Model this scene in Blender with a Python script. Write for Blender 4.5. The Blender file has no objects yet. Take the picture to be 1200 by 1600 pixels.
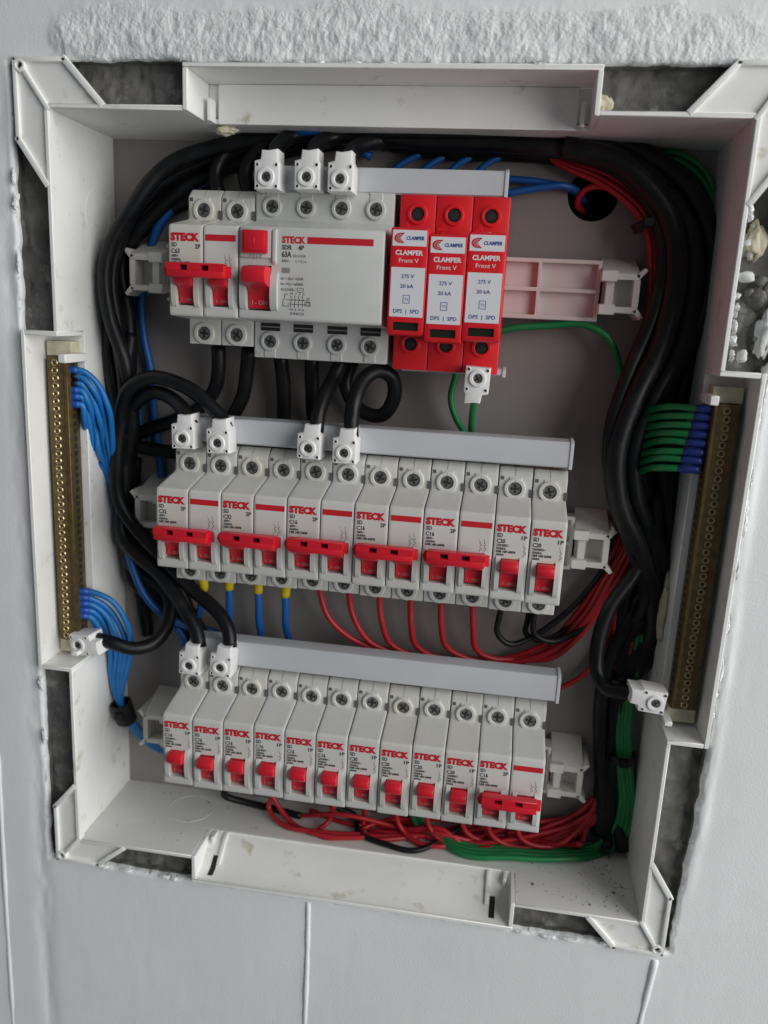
import bpy, bmesh, math, random
import numpy as np
from mathutils import Vector, Matrix

# ------------------------------------------------------------------ camera, world, lamps, exposure
S = 0.001                      # everything below is written in millimetres
scene = bpy.context.scene
C = scene.collection

cam_data = bpy.data.cameras.new('camera')
cam = bpy.data.objects.new('camera', cam_data)
C.objects.link(cam)
scene.camera = cam
def cam_rot(rx, ry, rz):
    a, b, c = [math.radians(v) for v in (rx, ry, rz)]
    return Matrix.Rotation(c, 3, 'Z') @ Matrix.Rotation(a, 3, 'X') @ Matrix.Rotation(b, 3, 'Y')
Rm = cam_rot(-13.335, -2.889, 8.17)
right, fwd, up = Rm.col[0], Rm.col[1], Rm.col[2]
m4 = Matrix((right, up, -fwd)).transposed().to_4x4()
m4.translation = Vector((177.251, -390.285, 110.97)) * S
cam.matrix_world = m4
cam_data.sensor_fit = 'AUTO'
cam_data.sensor_width = 36
cam_data.lens = 36 * 1256.0 / 1600
cam_data.clip_start = 0.01
cam_data.clip_end = 20
cam_data.dof.use_dof = True
cam_data.dof.focus_distance = 0.405
cam_data.dof.aperture_fstop = 7.0

world = bpy.data.worlds.new('World')
scene.world = world
world.use_nodes = True
wb = world.node_tree.nodes['Background']
wb.inputs[0].default_value = (0.86, 0.93, 1.0, 1)
wb.inputs[1].default_value = 0.115

def area(name, loc, target, size, power, col):
    l = bpy.data.lights.new(name, 'AREA')
    l.shape = 'DISK'; l.size = size; l.energy = power; l.color = col
    o = bpy.data.objects.new(name, l); C.objects.link(o)
    o.location = loc
    o.rotation_euler = (Vector(target) - Vector(loc)).to_track_quat('-Z', 'Y').to_euler()
    return o
area('window_light', (1.8, -0.85, 0.5), (0.1, 0.0, 0.0), 2.2, 51, (1.0, 0.99, 0.975))

scene.view_settings.view_transform = 'Standard'
scene.view_settings.look = 'None'
scene.view_settings.exposure = 0.0
scene.view_settings.gamma = 1.0
scene.render.engine = 'CYCLES'
random.seed(4)

# ------------------------------------------------------------------ materials
def mat(name, col, rough=0.5, metal=0.0, var=0.06, vscale=60, bump=0.0, bscale=400, dirt=None, dscale=90, dlo=0.62, dhi=0.75, spec=0.5, tint=False, rvar=0.0):
    m = bpy.data.materials.new(name); m.use_nodes = True
    nt = m.node_tree; b = nt.nodes['Principled BSDF']
    b.inputs['Roughness'].default_value = rough
    b.inputs['Metallic'].default_value = metal
    b.inputs['Specular IOR Level'].default_value = spec
    tc = nt.nodes.new('ShaderNodeTexCoord')
    n = nt.nodes.new('ShaderNodeTexNoise'); n.inputs['Scale'].default_value = vscale; n.inputs['Detail'].default_value = 5
    nt.links.new(tc.outputs['Object'], n.inputs['Vector'])
    r = nt.nodes.new('ShaderNodeValToRGB')
    r.color_ramp.elements[0].position = 0.3; r.color_ramp.elements[1].position = 0.7
    r.color_ramp.elements[0].color = tuple(max(0, c * (1 - var)) for c in col) + (1,)
    r.color_ramp.elements[1].color = tuple(min(1, c * (1 + var)) for c in col) + (1,)
    nt.links.new(n.outputs['Fac'], r.inputs['Fac'])
    out = r.outputs['Color']
    if dirt:
        n2 = nt.nodes.new('ShaderNodeTexNoise'); n2.inputs['Scale'].default_value = dscale; n2.inputs['Detail'].default_value = 7
        n2.inputs['Roughness'].default_value = 0.65
        nt.links.new(tc.outputs['Object'], n2.inputs['Vector'])
        r2 = nt.nodes.new('ShaderNodeValToRGB')
        r2.color_ramp.elements[0].position = dlo; r2.color_ramp.elements[1].position = dhi
        nt.links.new(n2.outputs['Fac'], r2.inputs['Fac'])
        mx = nt.nodes.new('ShaderNodeMix'); mx.data_type = 'RGBA'
        nt.links.new(r2.outputs['Color'], mx.inputs[0])
        nt.links.new(out, mx.inputs[6]); mx.inputs[7].default_value = tuple(dirt) + (1,)
        out = mx.outputs[2]
    if tint:
        oi = nt.nodes.new('ShaderNodeObjectInfo')
        r3 = nt.nodes.new('ShaderNodeValToRGB')
        r3.color_ramp.elements[0].color = (1, 1, 1, 1); r3.color_ramp.elements[1].color = (0.97, 0.95, 0.89, 1)
        nt.links.new(oi.outputs['Random'], r3.inputs['Fac'])
        mm = nt.nodes.new('ShaderNodeMix'); mm.data_type = 'RGBA'; mm.blend_type = 'MULTIPLY'; mm.inputs[0].default_value = 1
        nt.links.new(out, mm.inputs[6]); nt.links.new(r3.outputs['Color'], mm.inputs[7]); out = mm.outputs[2]
    nt.links.new(out, b.inputs['Base Color'])
    if rvar:
        mr = nt.nodes.new('ShaderNodeMapRange'); mr.inputs[3].default_value = max(.05, rough - rvar); mr.inputs[4].default_value = min(1, rough + rvar)
        nt.links.new(n.outputs['Fac'], mr.inputs[0]); nt.links.new(mr.outputs[0], b.inputs['Roughness'])
    if bump:
        n3 = nt.nodes.new('ShaderNodeTexNoise'); n3.inputs['Scale'].default_value = bscale; n3.inputs['Detail'].default_value = 6
        nt.links.new(tc.outputs['Object'], n3.inputs['Vector'])
        bp = nt.nodes.new('ShaderNodeBump'); bp.inputs['Strength'].default_value = bump; bp.inputs['Distance'].default_value = 0.0006
        nt.links.new(n3.outputs['Fac'], bp.inputs['Height'])
        nt.links.new(bp.outputs['Normal'], b.inputs['Normal'])
    return m
M = {}
M['paint'] = mat('wall_paint', (0.83, 0.845, 0.85), 0.55, rvar=.15, var=0.05, vscale=11, bump=0.22, bscale=800, dirt=(0.77, 0.785, 0.785), dscale=22, dlo=0.5, dhi=0.8)
M['plaster'] = mat('rough_plaster', (0.80, 0.82, 0.82), 0.8, var=0.12, vscale=120, bump=1.0, bscale=700, dirt=(0.45, 0.45, 0.43), dscale=60, dlo=0.60, dhi=0.74)
M['mortar'] = mat('grey_mortar', (0.15, 0.147, 0.135), 0.95, var=0.3, vscale=120, bump=1.0, bscale=1500, dirt=(0.40, 0.40, 0.38), dscale=70, dlo=0.60, dhi=0.74)
M['rubble'] = mat('pale_rubble', (0.36, 0.35, 0.32), 0.9, var=0.3, vscale=200, bump=1.0, bscale=1200)
M['foam'] = mat('expanding_foam', (0.56, 0.52, 0.38), 0.8, var=0.18, vscale=150, bump=0.5, bscale=600)
M['crumb'] = mat('paint_crumb', (0.66, 0.67, 0.66), 0.7, var=0.1, vscale=200, bump=0.5, bscale=900)
M['box'] = mat('box_plastic', (0.85, 0.855, 0.83), 0.42, rvar=.15, var=0.035, vscale=25, bump=0.10, bscale=300, dirt=(0.52, 0.48, 0.38), dscale=75, dlo=0.59, dhi=0.74)
M['floor'] = mat('dusty_box_plastic', (0.78, 0.78, 0.75), 0.5, var=0.05, vscale=25, bump=0.1, bscale=700, dirt=(0.10, 0.09, 0.08), dscale=130, dlo=0.66, dhi=0.74)
M['back'] = mat('shaded_back_plastic', (0.265, 0.242, 0.23), 0.5, var=0.05, vscale=18, bump=0.08, bscale=600)  # box plastic with the shade deep in the box put into its colour
M['case_g'] = mat('residual_breaker_plastic', (0.53, 0.54, 0.525), 0.4, rvar=.12, var=0.03, vscale=70, bump=0.04, bscale=1500, dirt=(0.36, 0.35, 0.32), dscale=200, dlo=0.66, dhi=0.8)
M['case'] = mat('breaker_plastic', (0.625, 0.63, 0.615), 0.36, tint=True, rvar=.15, var=0.03, vscale=90, bump=0.04, bscale=1500, dirt=(0.36, 0.34, 0.30), dscale=260, dlo=0.70, dhi=0.80)
M['conn'] = mat('connector_plastic', (0.80, 0.80, 0.79), 0.35, var=0.02, vscale=60, bump=0.04, bscale=1200)
M['comb'] = mat('comb_plastic', (0.54, 0.555, 0.58), 0.35, var=0.03, vscale=40, bump=0.05, bscale=900, dirt=(0.42, 0.42, 0.42), dscale=300, dlo=0.68, dhi=0.8)
M['rail'] = mat('rail_plastic', (0.66, 0.64, 0.60), 0.45, var=0.04, vscale=40, bump=0.05, bscale=900, dirt=(0.2, 0.18, 0.15), dscale=150, dlo=0.68, dhi=0.76)
M['railpink'] = mat('pinkish_rail_plastic', (0.62, 0.55, 0.525), 0.5, var=0.04, vscale=40, bump=0.05, bscale=900)
M['red_t'] = mat('red_toggle', (0.64, 0.012, 0.026), 0.35, var=0.06, vscale=150, bump=0.04, bscale=1500)
M['red_s'] = mat('red_case', (0.68, 0.012, 0.02), 0.36, var=0.05, vscale=90, bump=0.04, bscale=1500, dirt=(0.30, 0.012, 0.015), dscale=250, dlo=0.66, dhi=0.8)
M['print_red'] = mat('red_print', (0.55, 0.012, 0.02), 0.5, var=0.03)
M['print_dark'] = mat('dark_print', (0.03, 0.03, 0.035), 0.6, var=0.1)
M['print_grey'] = mat('grey_print', (0.14, 0.14, 0.145), 0.6, var=0.1)
M['print_white'] = mat('white_print', (0.80, 0.78, 0.78), 0.5, var=0.02)
M['print_pale'] = mat('pale_print', (0.62, 0.40, 0.40), 0.5, var=0.05)
M['print_blue'] = mat('blue_print', (0.025, 0.06, 0.30), 0.5, var=0.04)
M['sticker'] = mat('white_sticker', (0.72, 0.72, 0.76), 0.4, var=0.02)
M['dark'] = mat('dark_recess', (0.015, 0.014, 0.014), 0.7, var=0.2)
M['clip'] = mat('grey_clip', (0.10, 0.10, 0.095), 0.5, var=0.1)
M['seam'] = mat('moulding_seam', (0.36, 0.36, 0.35), 0.6, var=0.1)
M['steel'] = mat('screw_steel', (0.34, 0.34, 0.32), 0.38, metal=1.0, var=0.5, vscale=900)
M['steel_dark'] = mat('dark_screw_steel', (0.07, 0.065, 0.06), 0.5, metal=1.0, var=0.5, vscale=900)
M['brass'] = mat('brass_bar', (0.15, 0.105, 0.045), 0.5, metal=0.7, var=0.3, vscale=300, bump=0.15, bscale=900)
M['brass_s'] = mat('brass_screw', (0.46, 0.37, 0.20), 0.35, metal=0.9, var=0.3, vscale=900)
M['green_win'] = mat('green_window', (0.012, 0.022, 0.009), 0.2, var=0.1)
M['lcd'] = mat('grey_window', (0.22, 0.22, 0.21), 0.3, var=0.1)
M['black'] = mat('black_sheath', (0.006, 0.0065, 0.008), 0.42, rvar=.2, dirt=(.022, .021, .02), dscale=55, dlo=.5, dhi=.8, var=0.3, vscale=90, bump=0.08, bscale=400, spec=0.28)
M['red'] = mat('red_sheath', (0.42, 0.012, 0.02), 0.42, var=0.12, vscale=60)
M['blue'] = mat('blue_sheath', (0.006, 0.095, 0.34), 0.42, var=0.12, vscale=60)
M['blue_light'] = mat('bright_blue_sheath', (0.010, 0.16, 0.46), 0.4, var=0.12, vscale=60)
M['green'] = mat('green_sheath', (0.008, 0.20, 0.055), 0.42, var=0.14, vscale=60)
M['ferrule_blue'] = mat('blue_sleeve', (0.012, 0.075, 0.36), 0.4)
M['ferrule_navy'] = mat('navy_sleeve', (0.012, 0.035, 0.20), 0.4)
M['yellow'] = mat('yellow_sleeve', (0.62, 0.47, 0.02), 0.4)

# ------------------------------------------------------------------ helpers
def finish(bm, angle=38):
    lim = math.radians(angle)
    for f in bm.faces: f.smooth = True
    for e in bm.edges:
        if len(e.link_faces) == 2:
            e.smooth = e.calc_face_angle(3.2) < lim
        else:
            e.smooth = False
def to_mesh(name, bm, mats, angle=38, flat=False):
    if not flat: finish(bm, angle)
    bm.transform(Matrix.Scale(S, 4))
    me = bpy.data.meshes.new(name); bm.to_mesh(me); bm.free()
    for k in ([mats] if isinstance(mats, str) else mats): me.materials.append(M[k])
    return me
def link(name, me, parent=None, loc=(0, 0, 0)):
    o = bpy.data.objects.new(name, me); C.objects.link(o)
    o.location = Vector(loc) * S
    if parent: o.parent = parent
    return o
def obj(name, bm, mats, parent=None, loc=(0, 0, 0), angle=38):
    return link(name, to_mesh(name, bm, mats, angle), parent, loc)
def tag(o, label, cat, group=None):
    o['label'] = label; o['category'] = cat
    if group: o['group'] = group
    return o
def thing(name, label, cat, loc, group=None):
    o = bpy.data.objects.new(name, None); C.objects.link(o)
    o.empty_display_size = 0.01
    o.location = Vector(loc) * S
    return tag(o, label, cat, group)
def box(bm, x0, x1, y0, y1, z0, z1, bev=0.0, seg=1, mi=0):
    r = bmesh.ops.create_cube(bm, size=1.0)
    vs = r['verts']
    for v in vs:
        v.co = Vector((x0 + (v.co.x + .5) * (x1 - x0), y0 + (v.co.y + .5) * (y1 - y0), z0 + (v.co.z + .5) * (z1 - z0)))
    fs = list({f for v in vs for f in v.link_faces})
    for f in fs: f.material_index = mi
    if bev:
        es = list({e for v in vs for e in v.link_edges})
        rr = bmesh.ops.bevel(bm, geom=es, offset=bev, segments=seg, affect='EDGES', profile=0.5, material=mi)
def prism(bm, pts, x0, x1, bl=0.0, br=0.0, mi=0, axis='x', seg=2):
    """polygon given in (y,z) swept along x (or (x,z) swept along y)"""
    def P(a, q): return (a, q[0], q[1]) if axis == 'x' else (q[0], a, q[1])
    A = [bm.verts.new(P(x0, q)) for q in pts]
    B = [bm.verts.new(P(x1, q)) for q in pts]
    n = len(pts)
    fa = bm.faces.new(A); fb = bm.faces.new(B[::-1])
    fs = [fa, fb]
    for i in range(n):
        j = (i + 1) % n
        fs.append(bm.faces.new((A[i], B[i], B[j], A[j])))
    bmesh.ops.recalc_face_normals(bm, faces=fs)
    for f in fs: f.material_index = mi
    for face, bev in ((fa, bl), (fb, br)):
        if bev:
            bmesh.ops.bevel(bm, geom=list(face.edges), offset=bev, segments=seg, affect='EDGES', profile=0.5, material=mi, clamp_overlap=True)
def cyl_y(bm, x, z, y0, y1, r, n=20, mi=0, bev=0.0):
    """solid cylinder along y, front at y0"""
    pts = [(x + r * math.cos(2 * math.pi * k / n), z + r * math.sin(2 * math.pi * k / n)) for k in range(n)]
    prism(bm, pts, y0, y1, bl=bev, mi=mi, axis='y', seg=1)
def ring_y(bm, x, z, y0, y1, ri, ro, n=24, mi=0, ybot=None):
    """annular boss, front at y0"""
    rows = []
    for (r, y) in ((ro, y1), (ro, y0 + .4), (ro - .4, y0), (ri + .3, y0), (ri, y0 + .3), (ri, y1)):
        rows.append([bm.verts.new((x + r * math.cos(2 * math.pi * k / n), y, z + r * math.sin(2 * math.pi * k / n))) for k in range(n)])
    for a, b in zip(rows, rows[1:]):
        for k in range(n):
            f = bm.faces.new((a[k], b[k], b[(k + 1) % n], a[(k + 1) % n])); f.material_index = mi
def catmull(P, step=2.5):
    P = [Vector(p) for p in P]
    Q = [P[0] * 2 - P[1]] + P + [P[-1] * 2 - P[-2]]
    out = []
    for i in range(1, len(Q) - 2):
        p0, p1, p2, p3 = Q[i - 1], Q[i], Q[i + 1], Q[i + 2]
        t0 = 0; t1 = max((p1 - p0).length, .01) ** .5; t2 = t1 + max((p2 - p1).length, .01) ** .5; t3 = t2 + max((p3 - p2).length, .01) ** .5
        n = max(2, int((p2 - p1).length / step))
        for k in range(n):
            t = t1 + (t2 - t1) * k / n
            a1 = p0 * ((t1 - t) / (t1 - t0)) + p1 * ((t - t0) / (t1 - t0))
            a2 = p1 * ((t2 - t) / (t2 - t1)) + p2 * ((t - t1) / (t2 - t1))
            a3 = p2 * ((t3 - t) / (t3 - t2)) + p3 * ((t - t2) / (t3 - t2))
            b1 = a1 * ((t2 - t) / (t2 - t0)) + a2 * ((t - t0) / (t2 - t0))
            b2 = a2 * ((t3 - t) / (t3 - t1)) + a3 * ((t - t1) / (t3 - t1))
            out.append(b1 * ((t2 - t) / (t2 - t1)) + b2 * ((t - t1) / (t2 - t1)))
    out.append(P[-1])
    return out
def tube(bm, pts, r, n=10, mi=0):
    prev = None; rings = []
    T = None
    for i, p in enumerate(pts):
        d = (pts[min(i + 1, len(pts) - 1)] - pts[max(i - 1, 0)])
        d = d.normalized() if d.length > 1e-6 else Vector((0, 0, 1))
        if prev is None:
            u = d.orthogonal().normalized()
        else:
            u = (prev - d * prev.dot(d)).normalized()
        v = d.cross(u); prev = u
        rr = r(i / (len(pts) - 1)) if callable(r) else r
        rings.append([bm.verts.new(p + (u * math.cos(2 * math.pi * k / n) + v * math.sin(2 * math.pi * k / n)) * rr) for k in range(n)])
    fs = []
    for a, b in zip(rings, rings[1:]):
        for k in range(n): fs.append(bm.faces.new((a[k], a[(k + 1) % n], b[(k + 1) % n], b[k])))
    fs.append(bm.faces.new(rings[0][::-1])); fs.append(bm.faces.new(rings[-1]))
    for f in fs: f.material_index = mi
_txt = {}
def text_geo(s, bold):
    key = (s, bold)
    if key not in _txt:
        cu = bpy.data.curves.new('t', 'FONT'); cu.body = s; cu.size = 1.0; cu.resolution_u = 2; cu.offset = bold
        o = bpy.data.objects.new('t', cu); C.objects.link(o)
        bpy.context.view_layer.update()
        dg = bpy.context.evaluated_depsgraph_get()
        me = bpy.data.meshes.new_from_object(o.evaluated_get(dg))
        V = [(v.co.x, v.co.y) for v in me.vertices]; F = [list(p.vertices) for p in me.polygons]
        bpy.data.objects.remove(o); bpy.data.curves.remove(cu); bpy.data.meshes.remove(me)
        _txt[key] = (V, F)
    return _txt[key]
def text(bm, s, x, z, h, w=None, y=-0.1, mi=0, bold=0.0, align='l', slant=0.0):
    """cap height h with baseline at z; w stretches the line to that width"""
    V, F = text_geo(s, bold)
    if not V: return
    xs = [v[0] for v in V]; x0, x1 = min(xs), max(xs)
    k = h / 0.70
    kx = (w / (x1 - x0)) if w else k
    ox = {'l': x, 'c': x - kx * (x1 - x0) / 2, 'r': x - kx * (x1 - x0)}[align]
    vv = [bm.verts.new((ox + (a - x0) * kx + slant * b * k, y, z + b * k)) for a, b in V]
    for f in F:
        try: ff = bm.faces.new([vv[i] for i in f])
        except ValueError: continue
        ff.material_index = mi
        ff.normal_update()
        if ff.normal.y > 0: ff.normal_flip()
def rect(bm, x0, x1, z0, z1, y=-0.1, mi=0):
    f = bm.faces.new([bm.verts.new(p) for p in ((x0, y, z0), (x1, y, z0), (x1, y, z1), (x0, y, z1))]); f.material_index = mi
def line(bm, a, b, t, y=-0.1, mi=0):
    a = Vector((a[0], 0, a[1])); b = Vector((b[0], 0, b[1])); d = (b - a).normalized(); n = Vector((-d.z, 0, d.x)) * t / 2
    f = bm.faces.new([bm.verts.new(Vector((0, y, 0)) + p) for p in (a + n, a - n, b - n, b + n)]); f.material_index = mi
    f.normal_update()
    if f.normal.y > 0: f.normal_flip()

# numpy value noise for the heightfield
_rng = np.random.RandomState(11)
_lat = _rng.rand(256, 256)
def vnoise(x, z):
    xi = np.floor(x).astype(int); zi = np.floor(z).astype(int)
    fx = x - xi; fz = z - zi
    fx = fx * fx * (3 - 2 * fx); fz = fz * fz * (3 - 2 * fz)
    g = lambda i, j: _lat[i % 256, j % 256]
    return (g(xi, zi) * (1 - fx) + g(xi + 1, zi) * fx) * (1 - fz) + (g(xi, zi + 1) * (1 - fx) + g(xi + 1, zi + 1) * fx) * fz
def fbm(x, z, o=4):
    a = 0; k = .5
    for i in range(o):
        a = a + k * (vnoise(x * 2 ** i + 17 * i, z * 2 ** i + 31 * i) - .5); k *= .5
    return a
def sstep(a, b, t):
    t = np.clip((t - a) / (b - a), 0, 1); return t * t * (3 - 2 * t)

# ------------------------------------------------------------------ the wall and the mortar round the box
def hole_d(X, Z):
    """signed distance to the ragged edge of the hole in the wall, negative inside"""
    wob = 3.0 * fbm(X / 8, Z / 8, 5) + 4.0 * fbm(X / 40 + 9, Z / 40, 3)
    re = 291.5 + 7 * sstep(165, 150, Z) * sstep(98, 106, Z) + 2.0 * sstep(20, -60, Z) - 2.5 * sstep(-120, -200, Z)
    return np.maximum(np.maximum(-73.4 - X, X - re), np.maximum(-216.4 - Z, Z - 224.2)) + wob * 0.75, re
def wall_surface(X, Z, re):
    smooth = 2.6 + 1.2 * fbm(X / 90, Z / 90, 2) + 0.10 * fbm(X / 9, Z / 14, 3) + .5 * np.maximum(0, fbm(X / 14 + 70, Z / 30, 4) - .12)
    band = sstep(219, 223, Z) * (1 - sstep(236, 253, Z + 14 * fbm(X / 18, Z / 18, 4))) * sstep(-54, -40, X + 16 * fbm(X / 9 + 5, Z / 9, 4)) * (1 - sstep(230, 300, X))
    rough = 0.9 + 1.25 * np.abs(fbm(X / 1.5, Z / 4.5, 2)) * 2 - 2.2 * fbm(X / 14, Z / 9, 4) - 1.0 * np.maximum(0, fbm(X / 3 + 40, Z / 6, 3))
    surf = smooth * (1 - band) + rough * band
    rid = np.exp(-((X - re - 3) / 2.8) ** 2) * sstep(-190, -150, Z) * (1 - sstep(190, 215, Z))
    surf = surf - rid * (.7 + 1.3 * fbm(X / 6, Z / 22, 4))
    lef = np.exp(-((X + 79) / 5.0) ** 2) * (1 - sstep(200, 225, Z))
    return surf + lef * (.7 + 1.6 * fbm(X / 8, Z / 26, 4)), band
def sheet(name, V, F, mats, mi=None):
    F = [f for f in F]
    used = sorted({i for f in F for i in f}); mp = {u: k for k, u in enumerate(used)}
    me = bpy.data.meshes.new(name); me.from_pydata([tuple(V[u] * S) for u in used], [], [[mp[i] for i in f] for f in F])
    for k in mats: me.materials.append(M[k])
    me.polygons.foreach_set('use_smooth', np.ones(len(F), bool))
    if mi is not None: me.polygons.foreach_set('material_index', np.array(mi, np.int32))
    o = link(name, me); o['kind'] = 'structure'
    return o
def build_wall():
    xs = np.concatenate([np.arange(-210, -90, 4.0), np.arange(-90, -48, 1.0), np.arange(-48, 270, 0.9), np.arange(270, 312, 1.0), np.arange(312, 420, 4.0)])
    zs = np.concatenate([np.arange(-420, -235, 4.0), np.arange(-235, -190, 1.0), np.arange(-190, 200, 1.5), np.arange(200, 258, 0.85), np.arange(258, 340, 4.0)])
    X, Z = np.meshgrid(xs, zs, indexing='ij')
    near = None
    for it in range(2):                                   # pull grid points onto the ragged edge
        d, re = hole_d(X, Z)
        h = 0.25
        gx = (hole_d(X + h, Z)[0] - hole_d(X - h, Z)[0]) / (2 * h); gz = (hole_d(X, Z + h)[0] - hole_d(X, Z - h)[0]) / (2 * h)
        gg = np.maximum(gx ** 2 + gz ** 2, .3)
        m = np.abs(d) < (.62 if it == 0 else .3)
        X = np.where(m, X - np.clip(d * gx / gg, -.6, .6), X); Z = np.where(m, Z - np.clip(d * gz / gg, -.6, .6), Z)
    d, re = hole_d(X, Z)
    surf, band = wall_surface(X, Z, re)
    Y = surf + 1.3 * (1 - sstep(-.1, 1.6, d)) ** 2        # paint rolls over the edge
    nx, nz = X.shape
    idx = np.arange(nx * nz).reshape(nx, nz)
    V = np.stack([X, Y, Z], -1).reshape(-1, 3)
    dv = d.reshape(-1); bv = band.reshape(-1)
    Fq = np.stack([idx[:-1, :-1].ravel(), idx[1:, :-1].ravel(), idx[1:, 1:].ravel(), idx[:-1, 1:].ravel()], 1)
    ok = dv[Fq] > -.16
    cnt = ok.sum(1)
    F = Fq[cnt == 4].tolist()
    for q, o in zip(Fq[cnt == 3].tolist(), ok[cnt == 3].tolist()):
        F.append([a for a, b in zip(q, o) if b])
    mi = [int(bv[f].mean() > .35) for f in F]
    # broken edge: a skirt from the paint down to the mortar
    ec = {}
    for f in F:
        for a, b in zip(f, f[1:] + f[:1]):
            k = (min(a, b), max(a, b)); ec[k] = None if k in ec else (a, b)
    Vl = [V]; n0 = len(V); extra = []; low = {}
    def lower(a):
        if a not in low:
            low[a] = n0 + len(extra); p = V[a]
            extra.append((p[0], p[1] + 3.0, p[2])); extra.append((p[0], 22.0, p[2]))
        return low[a]
    sk = []
    for k, e in ec.items():
        if e and abs(dv[e[0]]) < 1.2 and abs(dv[e[1]]) < 1.2:
            a, b = e; la, lb = lower(a), lower(b)
            F.append([b, a, la, lb]); mi.append(1)
            sk.append([lb, la, la + 1, lb + 1])
    V = np.concatenate([V, np.array(extra)])
    for f in sk: F.append(f); mi.append(2)
    w = sheet('wall', V, F, ['paint', 'plaster', 'mortar'], mi)
    # mortar bed behind
    xs = np.concatenate([np.arange(-82, -48, 1.0), np.arange(-48, 266, 1.1), np.arange(266, 306, 1.0)])
    zs = np.concatenate([np.arange(-226, -192, 1.0), np.arange(-192, 198, 1.3), np.arange(198, 234, 1.0)])
    X, Z = np.meshgrid(xs, zs, indexing='ij')
    Y = 10.5 + 4.5 * fbm(X / 5, Z / 5, 5) + 5 * fbm(X / 25, Z / 25, 2)
    nx, nz = X.shape; idx = np.arange(nx * nz).reshape(nx, nz)
    V = np.stack([X, Y, Z], -1).reshape(-1, 3)
    Fq = np.stack([idx[:-1, :-1].ravel(), idx[1:, :-1].ravel(), idx[1:, 1:].ravel(), idx[:-1, 1:].ravel()], 1)
    cx = X[:-1, :-1].ravel(); cz = Z[:-1, :-1].ravel()
    inr = lambda x0, x1, z0, z1: (cx > x0) & (cx < x1) & (cz > z0) & (cz < z1)
    keep = ~(inr(-53.5, 272.5, -199.5, 203) | inr(-71.5, -50, -91, 96) | inr(270, 290.8, -92, 95) | inr(16.5, 205.5, 200, 221) | inr(18.5, 203.5, -214.3, -196))
    sheet('mortar', V, Fq[keep].tolist(), ['mortar'])
    return w
wall = build_wall()
def seam(pts, r):
    bm = bmesh.new()
    P = catmull(pts, 4)
    rnd = random.Random(3)
    P = [p + Vector((rnd.uniform(-.06, .06), 0, 0)) for p in P]
    tube(bm, P, lambda t: r * (1 + .07 * math.sin(t * 23) + .05 * math.sin(t * 61)), 8)
    obj('panel_joint', bm, 'paint', wall, angle=80)
seam([(88.0, 3.4, -219), (88.3, 3.5, -250), (88.1, 3.6, -300), (88, 3.6, -400)], 1.75)
seam([(283.4, 3.2, -222), (281.6, 3.5, -245), (279.8, 3.7, -270), (273, 3.7, -400)], 2.1)
seam([(-103.6, 3.8, -150), (-104, 3.7, -180), (-105, 3.7, -272), (-105.3, 3.7, -345), (-106, 3.7, -420)], 1.9)

def lump(name, loc, r, m, label, cat, squash=(1, 1, 1), seed=0, group=None):
    bm = bmesh.new()
    bmesh.ops.create_icosphere(bm, subdivisions=2 if name in ('plaster_crumb', 'stone') else 4, radius=1)
    rnd = random.Random(seed); off = Vector((rnd.random() * 50, rnd.random() * 50, rnd.random() * 50))
    from mathutils import noise
    for v in bm.verts:
        n = noise.fractal(v.co * 1.2 + off, 1.0, 2.1, 5)
        v.co = Vector((v.co.x * squash[0], v.co.y * squash[1], v.co.z * squash[2])) * r * (1 + .5 * n)
    return tag(obj(name, bm, m, None, loc, 24 if name in ('plaster_crumb', 'stone') else 60), label, cat, group)
lump('plaster_lump', (291, 5, 168.5), 8, 'crumb', 'rounded white plaster lump at the upper right edge', 'plaster lump', (.75, .6, 1.25), 1)
lump('foam_lump', (281.5, 9, 154), 6, 'foam', 'yellowish foam below the white lump on the right', 'foam', (.7, .7, 1.2), 2)
lump('plaster_crumb', (278.5, 4, 138), 3.0, 'crumb', 'small white crumb right of the empty rail', 'crumb', (1.3, 1, .8), 3)
lump('stone', (287, 10, 131), 6, 'mortar', 'grey stone lodged beside the upper right edge', 'stone', (1, .8, 1), 4)
lump('stone', (280, 13, 117), 4.2, 'mortar', 'small pitted grey stone above the right channel', 'stone', (.9, .8, 1.1), 5)
lump('plaster_crumb', (282, 4, 103.5), 2.4, 'crumb', 'white crumb on top of the right channel', 'crumb', (1, .8, 1.3), 6)
lump('plaster_lump', (290.5, 8, 113), 6, 'crumb', 'pale plaster lump beside the grey stones', 'plaster lump', (.55, .6, 1.7), 7)
lump('foam_lump', (209.5, 8, 209), 3.4, 'foam', 'small yellow foam blob at the end of the top channel', 'foam', (1, 1, 1.2), 8)
lump('foam_lump', (27, 31, 200.5), 3, 'foam', 'foam blob under the left end of the top channel', 'foam', (1.7, 1, .8), 9)
lump('foam_lump', (271.3, 44, -35), 7, 'foam', 'pale foam oozing inside the right wall of the box', 'foam', (.3, .9, 2.4), 10)

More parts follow.
